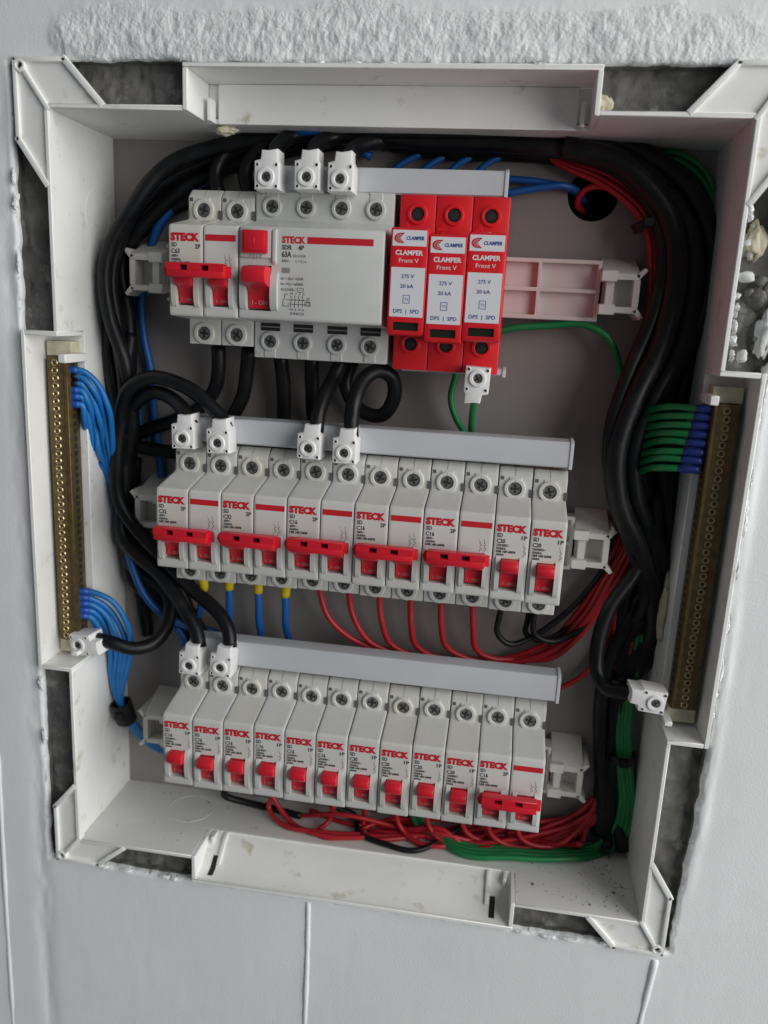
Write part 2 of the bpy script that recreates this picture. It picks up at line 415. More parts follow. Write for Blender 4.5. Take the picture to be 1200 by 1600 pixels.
# ------------------------------------------------------------------ the plastic box
XL, XR, ZT, ZB = -52.0, 272.4, 202.7, -197.9
YB, PD, TH = 66.0, 27.0, 2.2
ebox = thing('electrical_box', 'open white plastic distribution box set into the wall', 'electrical box', (110, 0, ZB))
BO = Vector((110, 0, ZB))
def bobj(name, bm, m, parent=None, angle=38):
    bmesh.ops.translate(bm, verts=bm.verts, vec=-BO)
    return obj(name, bm, m, parent or ebox, (0, 0, 0), angle)
SIDE = {'top': (lambda t, n: (t, ZT + n)), 'bottom': (lambda t, n: (t, ZB - n)), 'left': (lambda t, n: (XL - n, t)), 'right': (lambda t, n: (XR + n, t))}
def sbox(bm, side, t0, t1, n0, n1, y0, y1, bev=0.35, mi=0):
    f = SIDE[side]; a = f(t0, n0); b = f(t1, n1)
    box(bm, min(a[0], b[0]), max(a[0], b[0]), y0, y1, min(a[1], b[1]), max(a[1], b[1]), bev, 1, mi)
POCK = {'top': (16.2, 207.2, 18.3), 'bottom': (18.0, 205.0, 15.2), 'left': (-90.5, 97.6, 18.2), 'right': (-91.5, 96.4, 18.2)}
SPAN = {'top': (XL, XR), 'bottom': (XL, XR), 'left': (ZB, ZT), 'right': (ZB, ZT)}
for side in ('top', 'bottom', 'left', 'right'):
    t0, t1, dn = POCK[side]; s0, s1 = SPAN[side]
    bm = bmesh.new()
    o = TH if side in ('left', 'right') else -0.02
    sbox(bm, side, s0 - o, t0 + .02, 0, TH, 0.3, PD, .4)
    sbox(bm, side, t1 - .02, s1 + o, 0, TH, 0.3, PD, .4)
    sbox(bm, side, s0 - o, s1 + o, 0.03, TH - .03, PD - .02, YB + 2, 0)
    sw = bobj('side_wall', bm, 'floor' if side == 'bottom' else 'box')
    bm = bmesh.new()
    e = 2.4
    sbox(bm, side, t0, t0 + e, 0.05, dn, 0, PD + 1, .35)
    sbox(bm, side, t1 - e, t1, 0.05, dn, 0, PD + 1, .35)
    sbox(bm, side, t0 + .03, t1 - .03, dn - .02, dn + TH, -.15, PD + 1, .35)
    g = 5.5 if side in ('top', 'bottom') else 0
    sbox(bm, side, t0 + e + g, t1 - e - g, -0.3, dn - .1, PD - .6, PD + 1.6, .3)
    sbox(bm, side, t0 + e - .1, t1 - e + .1, 3.5, dn - .15, PD + 1.5, PD + 2.6, 0)
    # small tongues at the ends of the channel
    for q in ((t0 + e + g * .45, t0 + e + g * .45 + 1.8), (t1 - e - g * .45 - 1.8, t1 - e - g * .45)):
        if g: sbox(bm, side, q[0], q[1], -.2, dn * .55, PD - 8, PD - .7, .25)
        else:
            pass
    if not g:
        for q in ((t0 + 8, t0 + 10.5), (t1 - 16, t1 - 11.5)):
            sbox(bm, side, q[0], q[1], -1.5, 2.5, 4, PD - 1, .4)
    if side == 'bottom':
        sl = [(1.2, ZB - dn + .3), (9, ZB - dn + 1.6), (20, ZB - 4.6), (PD + .4, ZB - .4), (PD + 1.2, ZB - .6), (PD + 1.2, ZB - dn + .2)]
        prism(bm, sl, t0 + e - .1, t1 - e + .1)
        for xa, xb, xt in ((t0 + 8, t0 + 11.2, t0 + 11.4), (t1 - 13.5, t1 - 10.3, t1 - 16.2)):
            prism(bm, [(4, ZB - dn + .85), (9, ZB - dn + 1.75), (16, ZB - 7.9), (16, ZB - 8.6), (9, ZB - dn + .9), (4, ZB - dn + .3)], xa, xb, mi=1)
            prism(bm, [(10, ZB - dn + 4.5), (21, ZB - 1.6), (PD - 1, ZB + .2), (PD - 1, ZB - 3), (12, ZB - dn + 1.5)], xt, xt + 2.2, bl=.25, br=.25)
    ch = bobj('channel', bm, ['box', 'dark'])
# back plate with a round knock-out hole
def poly_with_hole():
    bm = bmesh.new()
    hx, hz, hr = 213.3, 180.0, 13.0
    n = 40
    outer = [bm.verts.new((x, YB, z)) for x, z in ((XL - 1, ZB - 1), (XR + 1, ZB - 1), (XR + 1, ZT + 1), (XL - 1, ZT + 1))]
    inner = [bm.verts.new((hx + hr * math.cos(2 * math.pi * k / n), YB, hz + hr * math.sin(2 * math.pi * k / n))) for k in range(n)]
    es = [bm.edges.new((outer[i], outer[(i + 1) % 4])) for i in range(4)] + [bm.edges.new((inner[i], inner[(i + 1) % n])) for i in range(n)]
    bmesh.ops.triangle_fill(bm, use_beauty=True, edges=es)
    for f in bm.faces:
        f.normal_update()
        if f.normal.y > 0: f.normal_flip()
    # hole wall
    deep = [bm.verts.new((v.co.x, YB + 3, v.co.z)) for v in inner]
    for i in range(n): bm.faces.new((inner[i], inner[(i + 1) % n], deep[(i + 1) % n], deep[i]))
    deep2 = [bm.verts.new((v.co.x, YB + 30, v.co.z)) for v in inner]
    for i in range(n):
        f = bm.faces.new((deep[i], deep[(i + 1) % n], deep2[(i + 1) % n], deep2[i])); f.material_index = 1
    f = bm.faces.new(deep2); f.material_index = 1
    return bm
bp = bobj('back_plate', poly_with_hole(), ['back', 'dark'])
def arc_ring(center, r, plane, a0=0, a1=360, wire=.13):
    bm = bmesh.new()
    P = []
    for k in range(41):
        a = math.radians(a0 + (a1 - a0) * k / 40); u, v = r * math.cos(a), r * math.sin(a)
        P.append(Vector(center) + (Vector((0, u, v)) if plane == 'x' else Vector((u, v, 0)) if plane == 'z' else Vector((u, 0, v))))
    tube(bm, P, wire, 6)
    bobj('knockout_rim', bm, 'box')
arc_ring((XL + .05, 46, 160), 13, 'x')
arc_ring((XL + .05, 45, -150), 13, 'x')
arc_ring((0, 44, ZB + .05), 14, 'z')
# corner plates
def corner(sx, sz, cx, cz, tipx, tipz):
    """sx,sz = outward signs; plate lies in front of the mortar"""
    bm = bmesh.new()
    ox, oz = tipx, tipz
    w1 = 26.5; w2 = 27 + 18
    pts = [(ox, oz), (ox - sx * 27, oz), (cx - sx * 27, cz + sz * 2.1), (cx - sx * 1, cz + sz * 1.0), (cx + sx * 2.1, cz - sz * 34), (ox, oz - sz * 37)]
    prism(bm, pts, 2.0, 4.2, axis='y')
    pl = bobj('corner_plate', bm, 'box')
    bm = bmesh.new()
    def rib(a, b, w=1.7, y0=-.1, y1=2.6):
        a = Vector((a[0], 0, a[1])); b = Vector((b[0], 0, b[1])); d = (b - a).normalized(); n = Vector((-d.z, 0, d.x)) * w / 2
        q = [(a + n - d * w / 2), (a - n - d * w / 2), (b - n + d * w / 2), (b + n + d * w / 2)]
        prism(bm, [(v.x, v.z) for v in q], y0, y1, bl=.5, axis='y', seg=2)
    ins = lambda p, k: p
    out = [(ox - sx * .9, oz - sz * .9), (ox - sx * 26.5, oz - sz * .9), (cx - sx * 27, cz + sz * 2.6)]
    rib(out[0], out[1], 2.2); rib(out[1], out[2], 2.8)
    out2 = [(ox - sx * .9, oz - sz * .9), (ox - sx * .9, oz - sz * 36.5), (cx + sx * 2.6, cz - sz * 34)]
    rib(out2[0], out2[1], 2.15); rib(out2[1], out2[2], 2.75)
    rib((ox - sx * 5, oz - sz * 5), (cx + sx * .3, cz + sz * .2), 2.1)
    ring_y(bm, ox - sx * 3.6, oz - sz * 3.6, -.3, 2.6, 1.5, 3.0, 20)
    cyl_y(bm, ox - sx * 3.6, oz - sz * 3.6, 1.6, 2.5, 1.6, 16, mi=1)
    bmesh.ops.translate(bm, verts=bm.verts, vec=-BO)
    obj('rib', bm, ['box', 'dark'], pl)
corner(-1, 1, XL, ZT, -69.2, 225)
corner(-1, -1, XL, ZB, -67.5, -214.5)
corner(1, -1, XR, ZB, 286.5, -217)
corner(1, 1, XR, ZT, 289, 225)

# ------------------------------------------------------------------ shared small meshes
def screw_mesh(r=3.25, m=('steel', 'dark')):
    bm = bmesh.new()
    cyl_y(bm, 0, 0, 0, 4, r, 18, bev=.35)
    w = r * .17; L = r * .72
    for a in (0, math.pi / 2):
        c, s = math.cos(a + .5), math.sin(a + .5)
        q = [(c * L - s * w, s * L + c * w), (-c * L - s * w, -s * L + c * w), (-c * L + s * w, -s * L - c * w), (c * L + s * w, s * L - c * w)]
        prism(bm, q, -.12 - .02 * a, .3, mi=1, axis='y')
    return to_mesh('screw', bm, m)
SCREW = screw_mesh()
SCREW_S = screw_mesh(2.3)
SCREW_D = screw_mesh(2.8, ('steel_dark', 'dark'))
def add_screws(parent, pts, me=None, y=0):
    for k, (x, z) in enumerate(pts):
        o = link('screw', me or SCREW, parent, (x, y, z))
        o.rotation_euler = (0, random.uniform(-1, 1), 0)

# ------------------------------------------------------------------ miniature circuit breakers
MW = 17.7
YS = 25.5
def arc_pts(cy, cz, r, a0, a1, n):
    return [(cy + r * math.cos(math.radians(a0 + (a1 - a0) * k / n)), cz + r * math.sin(math.radians(a0 + (a1 - a0) * k / n))) for k in range(n + 1)]
def nose_profile(front, st=38.2, sb=-36.6):
    back = [(60, sb), (YS, sb), (YS, -24.0)]
    low = arc_pts(1.6, -21.0, 1.6, 270, 180, 3)
    low[0] = (2.2, -22.6)
    top = [(0, 18.2), (.3, 19.6), (1.3, 20.7), (3, 21.2), (YS - 1.5, 25.6), (YS, 26.6), (YS, st - 1.6), (YS + 1.0, st - .4), (YS + 5, st + 2.6), (60, st + 2.6)]
    return back + low + front + top
CHEEK = [(0, -18.2), (-.8, -17.6), (-1.7, -15.5), (-2.2, -11), (-2.2, -5), (-1.7, -2.5), (-.8, -.6), (0, .6)]
SLOT = [(0, -17.4), (7.5, -17.0), (7.5, -1.0), (0, -.7)]
def pole_bm(W=17.15, slot=(4.0, 13.2)):
    bm = bmesh.new()
    prism(bm, nose_profile([]), 0, slot[0] - 2.3, bl=.45)
    prism(bm, nose_profile(CHEEK), slot[0] - 2.3, slot[0])
    prism(bm, nose_profile(SLOT), slot[0], slot[1])
    prism(bm, nose_profile(CHEEK), slot[1], slot[1] + 2.3)
    prism(bm, nose_profile([]), slot[1] + 2.3, W, br=.45)
    for zc in (30.3, -31.0):
        ring_y(bm, 8.4, zc, YS - 1.5, YS + .5, 3.5, 5.6)
        cyl_y(bm, 8.4, zc, YS - .1, YS + .3, 3.7, 16, mi=1)
    box(bm, 5.2, 11.6, YS - .5, YS + .3, 34.5, 36.4, .25)
    box(bm, 6.2, 10.6, YS - .7, YS + .3, -36.4, -34.5, .3)
    # split line of the moulding, clip windows
    prism(bm, [(YS - .56, 34.8), (YS - .1, 36.6), (YS + .9, 37.95), (YS + 5, 40.95), (YS + 5, 40), (YS + 1, 35)], 8.3, 8.56, mi=2)
    box(bm, 8.3, 8.55, YS - 1.58, YS + .1, 33.9, 35.5, 0, mi=2)
    box(bm, 16.2, 17.68, YS - .8, YS + 2, 25.9, 30.4, 0, mi=1)
    box(bm, -.1, .5, YS - .6, YS + 2, 26.6, 30.0, 0, mi=1)
    box(bm, .7, 2.5, YS - .12, YS + 2, 34.6, 36.5, 0, mi=1)
    return bm
POLE = to_mesh('pole_body', pole_bm(), ['case', 'clip', 'seam'], 30)
def toggle_mesh(w, hole=False):
    bm = bmesh.new()
    pr = [(9, -1.4), (-2.6, -1.2), (-4.9, -1.8), (-5.9, -3.0), (-6.0, -4.8), (-5.2, -6.6), (-3.6, -7.6), (-.6, -8.8), (.7, -10.2), (1.5, -12.5), (1.9, -16.2), (9, -16.2)]
    prism(bm, pr, 0, w, bl=.5, br=.5)
    n = len(bm.faces)
    text(bm, 'I - ON', w / 2, -15.2, 1.5, w * .62, y=1.45, mi=1, align='c')
    return to_mesh('toggle', bm, ['red_t', 'print_pale'])
TOGGLE = toggle_mesh(8.5)
def tie_mesh():
    bm = bmesh.new()
    L = 2 * MW - 2.5
    x0, x1 = 0, L
    y0, y1 = -12.2, -7.2
    zt, zb = 3.0, -3.4
    hs = [(8.8, 12.8), (19.4, 23.4)]
    prism(bm, [(x, z) for x, z in ((x0 + .8, zb + .4), (x1, zb + .4), (x1, zt - .6), (x0 + .8, zt - .6), (x0 - .4, (zt + zb) / 2))], y1 - 2.0, y1 + .6, bl=.5, axis='y')
    cuts = [x0 + 2.2, hs[0][0], hs[0][1], hs[1][0], hs[1][1], x1 - 2.2]
    # the upper lip with two square sockets
    for a, b in ((cuts[0], cuts[1]), (cuts[2], cuts[3]), (cuts[4], cuts[5])):
        box(bm, a, b, y0, y1, -.2, zt, 0)
    box(bm, cuts[0], cuts[5], y0 + .05, y1, 2.2, zt + .35, .3)
    box(bm, cuts[0], cuts[5], y0 - .1, y1, zb, -.15, .5, 2)
    for a, b in hs: box(bm, a - .1, b + .1, y1 - 2.2, y1 - 1.6, -.2, 2.3, 0, mi=1)
    return to_mesh('handle_tie', bm, ['red_t', 'dark'])
TIE = tie_mesh()
_pm = {}
def brand_mesh(stripe):
    if ('b', stripe) not in _pm:
        bm = bmesh.new()
        if stripe: rect(bm, .9, 16.3, 13.4, 16.4)
        else: text(bm, 'STECK', .9, 13.2, 3.3, 14.9, bold=.075)
        _pm[('b', stripe)] = to_mesh('brand_print', bm, 'print_red', flat=True)
    return _pm[('b', stripe)]
def rating_mesh(kind, rating):
    if (kind, rating) not in _pm:
        bm = bmesh.new()
        if kind in ('1P', '2P'):
            text(bm, 'SD', 1.3, 10.2, 1.95, 2.9, bold=.03)
            text(bm, kind, 16.2, 9.6, 1.95, 2.8, bold=.03, align='r')
            text(bm, rating, 1.3, 7.2, 2.1, 4.3, bold=.03)
            v = '400V~' if kind == '2P' else '230/400V~'
            text(bm, v, 1.4, 5.4, 1.25, 4.0 if kind == '2P' else 6.4, mi=0, bold=.03)
            text(bm, '50/60Hz', 1.4, 3.75, 1.2, 4.8, mi=0, bold=.03)
            text(bm, 'NBR NM 60898', 1.4, 2.2, 1.2, 9.6, mi=0, bold=.03)
            if kind == '1P':
                text(bm, '3000A', 1.4, .6, 1.15, 4.0, mi=0, bold=.03)
        if kind in ('1P', 'S'):
            xs = [15.0] if kind == '1P' else [11.0, 13.2]
            for i, x in enumerate(xs):
                text(bm, str(1 + 2 * i), x - .5, 7.0, .9, mi=1); text(bm, str(2 + 2 * i), x - .7, .2, .9, mi=1)
                line(bm, (x, 6.7), (x, 5.6), .22, mi=1); line(bm, (x + .8, 5.3), (x, 3.9), .22, mi=1)
                line(bm, (x, 3.9), (x, 3.2), .22, mi=1); line(bm, (x, 3.2), (x + .8, 3.2), .22, mi=1)
                line(bm, (x + .8, 3.2), (x + .8, 2.2), .22, mi=1); line(bm, (x + .8, 2.2), (x, 2.2), .22, mi=1); line(bm, (x, 2.2), (x, 1.3), .22, mi=1)
                line(bm, (x - .35, 5.7), (x + .35, 5.4), .2, mi=1)
            if kind == 'S': line(bm, (11.3, 4.6), (13.6, 4.6), .16, mi=1)
        _pm[(kind, rating)] = to_mesh('rating_print', bm, ['print_dark', 'print_grey'], flat=True)
    return _pm[(kind, rating)]
def breaker(poles, rating, loc, label, group):
    nm = 'two_pole_breaker' if poles == 2 else 'single_pole_breaker'
    t = thing(nm, label, 'circuit breaker', (loc[0], loc[1] + random.uniform(-.35, .35), loc[2] + random.uniform(-.3, .3)), group)
    t.rotation_euler = (math.radians(random.uniform(-.5, .5)), math.radians(random.uniform(-.18, .18)), 0)
    for k in range(poles):
        x = k * MW + .15
        b = link('pole_body', POLE, t, (x, 0, 0))
        link('brand_print', brand_mesh(k == 1), b)
        if k == 0: link('rating_print', rating_mesh('%dP' % poles, rating), b)
        else: link('rating_print', rating_mesh('S', ''), b)
        link('toggle', TOGGLE, t, (x + 4.35, random.uniform(-.2, .3), random.uniform(-.3, .3)))
        add_screws(t, [(x + 8.4, 30.3), (x + 8.4, -31.0)], y=YS - .95)
    if poles == 2:
        link('handle_tie', TIE, t, (1.2, .8, -1.0))
    return t
ORD = ['first', 'second', 'third', 'fourth', 'fifth', 'sixth', 'seventh', 'eighth', 'ninth', 'tenth']
R1 = (8.6, 131.4); R2 = (0.0, 0.0); R3 = (1.6, -130.4)
g2 = 'breakers in the middle row'; g3 = 'breakers in the bottom row'
breaker(2, 'C63', (R1[0], 0, R1[1]), 'white two-pole breaker marked C63 at the left end of the top row', 'breakers in the top row')
lab2 = ['white two-pole breaker marked C32 at the left end of the middle row', 'second white two-pole breaker marked C32, beside another C32 in the middle row',
        'first two-pole breaker marked C16 in the middle row, right of the C32 pair', 'middle one of three two-pole breakers marked C16 in the middle row',
        'two-pole breaker marked C16 beside the single-pole C20 pair in the middle row']
for k in range(5):
    breaker(2, 'C32' if k < 2 else 'C16', (R2[0] + 2 * MW * k, 0, R2[1]), lab2[k], g2)
breaker(1, 'C20', (R2[0] + 10 * MW, 0, R2[1] - .3), 'left one of two single-pole breakers marked C20 in the middle row', g2)
breaker(1, 'C20', (R2[0] + 11 * MW, 0, R2[1] - .8), 'single-pole breaker marked C20 at the right end of the middle row', g2)
for k in range(10):
    breaker(1, 'C16' if k < 6 else 'C20', (R3[0] + MW * k, 0, R3[1] + [.8, .2, .5, .3, 0, .2, 0, -.2, 0, -.2][k]),
            '%s single-pole breaker from the left in the bottom row, marked %s' % (ORD[k], 'C16' if k < 6 else 'C20'), g3)
breaker(2, 'C16', (R3[0] + 10 * MW, 0, R3[1]), 'two-pole breaker marked C16 at the right end of the bottom row', g3)

# ------------------------------------------------------------------ residual current breaker
def residual_breaker():
    W = 70.6
    t = thing('residual_current_breaker', 'wide white four-pole residual current breaker with red test button in the top row', 'circuit breaker', (R1[0] + 2 * MW + .4, 0, R1[1]), 'breakers in the top row')
    st, sb = 41.2, -42.0
    pf = lambda f: nose_profile(f, st, sb)
    bm = bmesh.new()
    prism(bm, pf([]), 0, 1.0, bl=.4)
    ck = [(y * 1.3, z) for y, z in CHEEK]
    prism(bm, pf(ck), 1.0, 4.0)
    prism(bm, pf([(0, -18.4), (8, -18), (8, 2.4), (0, 2.8)]), 4.0, 16.2)
    prism(bm, pf(ck), 16.2, 19.6)
    prism(bm, pf([]), 19.6, W, br=.7)
    sx = [8.6, 26.2, 44.2, 61.6]
    for x in sx:
        for zc in (32.9, -33.6):
            ring_y(bm, x, zc, YS - 1.4, YS + .5, 3.2, 5.0)
            cyl_y(bm, x, zc, YS - .1, YS + .3, 3.3, 16, mi=1)
        box(bm, x - 3.3, x + 3.3, YS - .5, YS + .3, 36.5, 41.0, .3)
        box(bm, x - 3.0, x + 3.0, YS - .5, YS + .3, -41.8, -37.2, .3)
        # louvres
        box(bm, x - 5.2, x + 5.2, YS - .15, YS + .3, -28.2, -24.2, 0, mi=1)
        box(bm, x - 5.0, x + 5.0, YS - .6, YS + .2, -26.5, -25.9, 0, mi=2)
    # raised frame beside the test button
    prism(bm, [(0.3, 2.6), (-1.4, 5), (-1.4, 19), (.5, 20)], 16.6, 18.8, bl=.5, br=.5)
    prism(bm, [(0.3, 5.5), (-.9, 6.5), (-.9, 19.3), (.5, 20)], .8, 16.2, bl=.3, br=.3)
    b = obj('case', bm, ['case_g', 'dark', 'lcd'], t, angle=30)
    bm = bmesh.new()
    box(bm, 2.0, 14.6, -2.6, .2, 8.2, 18.8, .5, 2)
    box(bm, 3.2, 13.4, -3.2, -2.4, 9.4, 17.8, .35, 2)
    box(bm, 8.0, 8.5, -3.3, -3.0, 11.2, 16.0, .1)
    obj('test_button', bm, 'red_t', t)
    bm = bmesh.new()
    text(bm, 'TEST', 8.3, 6.0, 1.7, 7.0, y=-1.0, align='c')
    obj('button_print', bm, 'lcd', b)
    bm = bmesh.new()
    pr = [(9, 2.0), (-4.5, 2.3), (-8.2, 1.9), (-10.2, .2), (-10.6, -2.4), (-9.6, -5.2), (-7.5, -6.3), (-2, -7.6), (.4, -9.4), (1.4, -12.5), (1.8, -17.4), (9, -17.4)]
    prism(bm, pr, 4.2, 16.0, bl=.6, br=.6)
    text(bm, 'I - ON', 10.1, -15.6, 2.2, 7.4, y=1.2, mi=1, align='c')
    obj('toggle', bm, ['red_t', 'print_pale'], t)
    bm = bmesh.new()
    text(bm, 'STECK', 21.2, 13.6, 2.9, 11.6, bold=.05)
    rect(bm, 33.6, 65.5, 13.5, 16.6)
    obj('brand_print', bm, 'print_red', b)
    bm = bmesh.new()
    text(bm, 'SDR', 21.2, 10.6, 2.0, 5.0, bold=.03); text(bm, '4P', 29.2, 10.6, 2.0, 3.0, bold=.03)
    text(bm, '63A', 21.2, 7.2, 2.5, 4.8, bold=.03); text(bm, 'IΔn 0.03A', 26.9, 7.2, 1.3, 6.2)
    text(bm, '400V~', 21.2, 4.7, 1.3, 4.4); text(bm, 't < 0.1s', 28.0, 4.7, 1.3, 5.2)
    box(bm, 21.4, 25.4, -.12, 0, -.2, 2.2, 0, mi=1)
    text(bm, 'Im = IΔm =630A', 21.0, -3.4, 1.4, 11.2)
    text(bm, 'Inc =IΔc =6000A', 21.0, -5.9, 1.4, 11.2)
    text(bm, 'IEC61008-1', 21.2, -8.5, 1.3, 7.0)
    for a, c in (((29.2, -8.8), (32.2, -8.8)), ((29.2, -7), (32.2, -7)), ((29.2, -8.8), (29.2, -7)), ((32.2, -8.8), (32.2, -7)), ((29.7, -8), (31.7, -7.8))): line(bm, a, c, .2)
    # wiring diagram
    L = [((23.0, -10), (23.0, -12.2)), ((23.0, -12.2), (22.2, -13)), ((22.2, -13), (22.2, -15.6)), ((22.2, -15.6), (25.5, -15.6)), ((23, -10), (24.6, -10)),
         ((24.0, -12.6), (33.4, -12.6)), ((24.6, -14.6), (34.2, -14.6)), ((34.2, -14.6), (34.2, -11.5)), ((34.2, -11.5), (35.2, -11.5)), ((35.2, -11.5), (35.2, -15.2)), ((33.2, -15.2), (35.8, -15.2)), ((33.2, -15.2), (33.2, -13.4)), ((33.2, -13.4), (35.8, -13.4)), ((35.8, -13.4), (35.8, -15.2))]
    for k in range(4):
        x = 26.2 + 1.9 * k
        L += [((x, -10.4), (x, -12.0)), ((x + .7, -12.0), (x, -13.2)), ((x, -13.2), (x, -16.2))]
    for a, c in L: line(bm, a, c, .26)
    text(bm, 'N 1 3 5', 25.7, -10.1, 1.0, 7.2); text(bm, 'N 2 4 6', 25.7, -17.6, 1.0, 7.2)
    text(bm, 'SDR46330', 25.8, -19.6, 1.2, 7.0)
    obj('rating_print', bm, ['print_dark', 'lcd'], b)
    bm = bmesh.new()
    text(bm, 'N', .8, 38.0, 2.4, y=YS - .1); text(bm, 'N', .8, -41.2, 2.4, y=YS - .1)
    obj('terminal_print', bm, 'seam', b)
    add_screws(t, [(x, z) for x in sx for z in (32.9, -33.6)], y=YS - .9)
residual_breaker()

# ------------------------------------------------------------------ red surge protectors
def surge_meshes():
    W = 17.7
    bm = bmesh.new()
    # base with two terminal shoulders (holes with bosses)
    pr = [(60, -44), (YS, -44), (YS, -22), (18, -21), (18, 21), (YS, 22), (YS, 40.5), (60, 40.5)]
    prism(bm, pr, 0, W, bl=.5, br=.5)
    for zc in (31.5, -31.0):
        ring_y(bm, 8.8, zc, YS - 1.0, YS + .4, 3.3, 5.0, 24)
        cyl_y(bm, 8.8, zc, YS - .1, YS + .3, 3.5, 16, mi=1)
    box(bm, 1.0, 5.2, YS - .3, YS + .2, 24.0, 25.6, .1); box(bm, 3.0, 4.6, YS - .15, YS + .2, 22.5, 28, .05)
    base = to_mesh('base', bm, ['red_s', 'dark'], 30)
    bm = bmesh.new()
    # plug-in cartridge
    pr = [(24, -27.5), (3, -27.5), (1.2, -26.8), (.6, -25.5), (0, -19), (0, 20.6), (.5, 21.6), (1.6, 22.0), (24, 22.5)]
    z0, z1, x0, x1 = -24.9, -21.0, 2.7, 15.0
    prism(bm, pr, 0, x0, bl=.45)
    prism(bm, [(24, -27.5), (3, -27.5), (1.2, -26.8), (.6, -25.5), (.55, z0), (2.2, z0), (2.0, z1), (.18, z1), (0, -19), (0, 20.6), (.5, 21.6), (1.6, 22.0), (24, 22.5)], x0, x1)
    prism(bm, pr, x1, W, br=.45)
    cart = to_mesh('cartridge', bm, 'red_s', 30)
    bm = bmesh.new(); box(bm, x0 - .2, x1 + .2, 1.75, 2.6, z0 - .3, z1 + .3, 0)
    win = to_mesh('indicator_window', bm, 'green_win')
    bm = bmesh.new()
    rect(bm, .9, 16.9, 13.6, 20.7, y=-.08)
    rect(bm, .9, 16.9, -18.6, 4.0, y=-.08)
    stick = to_mesh('label_sticker', bm, 'sticker', flat=True)
    bm = bmesh.new()
    y = -.16
    # round mark: nested open arcs
    for r, t_ in ((2.0, .75), (1.15, .55), (.45, .4)):
        n = 14
        for k in range(n):
            a0 = math.radians(60 + 240 * k / n); a1 = math.radians(60 + 240 * (k + 1) / n)
            cx, cz = 4.6, 17.1
            p = lambda a, rr: (cx + rr * 1.25 * math.cos(a), cz + rr * .95 * math.sin(a))
            q = [p(a0, r - t_ / 2), p(a1, r - t_ / 2), p(a1, r + t_ / 2), p(a0, r + t_ / 2)]
            f = bm.faces.new([bm.verts.new((u, y, v)) for u, v in q]); f.material_index = 0
            f.normal_update()
            if f.normal.y > 0: f.normal_flip()
    line(bm, (4.8, 18.9), (6.3, 19.2), .6, y=y); line(bm, (4.8, 15.3), (6.3, 15.0), .6, y=y)
    text(bm, 'CLAMPER', 7.2, 16.4, 1.55, 8.6, y=y, mi=1, bold=.04, slant=.15)
    text(bm, 'CLAMPER', 9.0, 9.6, 2.1, 13.0, y=y, mi=2, bold=.03, align='c')
    text(bm, 'Front V', 8.9, 6.2, 1.9, 9.2, y=y, mi=2, align='c')
    text(bm, '275 V', 8.9, -.8, 1.7, 6.0, y=y, mi=1, bold=.015, align='c')
    text(bm, '20 kA', 8.7, -5.3, 1.7, 6.3, y=y, mi=1, bold=.015, align='c')
    for a, c in (((7.2, -12.2), (10.2, -12.2)), ((7.2, -8.6), (10.2, -8.6)), ((7.2, -12.3), (7.2, -8.5)), ((10.2, -12.3), (10.2, -8.5))): line(bm, a, c, .25, y=y, mi=1)
    text(bm, 'T2', 8.7, -11.0, 1.2, 1.9, y=y, mi=1, align='c')
    text(bm, 'DPS  |  SPD', 8.9, -16.8, 1.75, 12.4, y=y, mi=1, bold=.015, align='c')
    pt = to_mesh('label_print', bm, ['print_red', 'print_blue', 'print_white'], flat=True)
    bm = bmesh.new()
    text(bm, 'N', 2.6, -26.3, 1.7, y=YS - .1, bold=.02); text(bm, 'PE', 12.0, -26.3, 1.7, y=YS - .1, bold=.02)
    tp = to_mesh('terminal_print', bm, 'dark', flat=True)
    return base, cart, win, stick, pt, tp
SURGE = surge_meshes()
slab = ['red surge protector beside the white residual current breaker, its cartridge set slightly higher', 'red surge protector in the middle of the three', 'red surge protector at the right, with a white chip on its upper edge']
for k in range(3):
    t = thing('surge_protector', slab[k], 'surge protector', (118.0 + 18.0 * k, 0, 131.4), 'red surge protectors')
    b = link('base', SURGE[0], t)
    link('terminal_print', SURGE[5], b)
    c = link('cartridge', SURGE[1], t, (0, 0, [.6, -1.9, -.4][k]))
    link('label_sticker', SURGE[3], c); link('label_print', SURGE[4], c); link('indicator_window', SURGE[2], c)
    for z in (31.5, -31.0):
        o = link('screw', SCREW_D, t, (8.8, YS - .35, z)); o.rotation_euler = (0, random.random(), 0)
    if k == 2:
        bm = bmesh.new()
        random.seed(9)
        pts = [(8 + 2.6 * math.cos(a) * (1 + .4 * random.random()) , 23.2 + .9 * math.sin(a) * (1 + .5 * random.random())) for a in [2 * math.pi * i / 11 for i in range(11)]]
        prism(bm, pts, YS - .35, YS + .1, axis='y')
        obj('paint_chip', bm, 'conn', b)

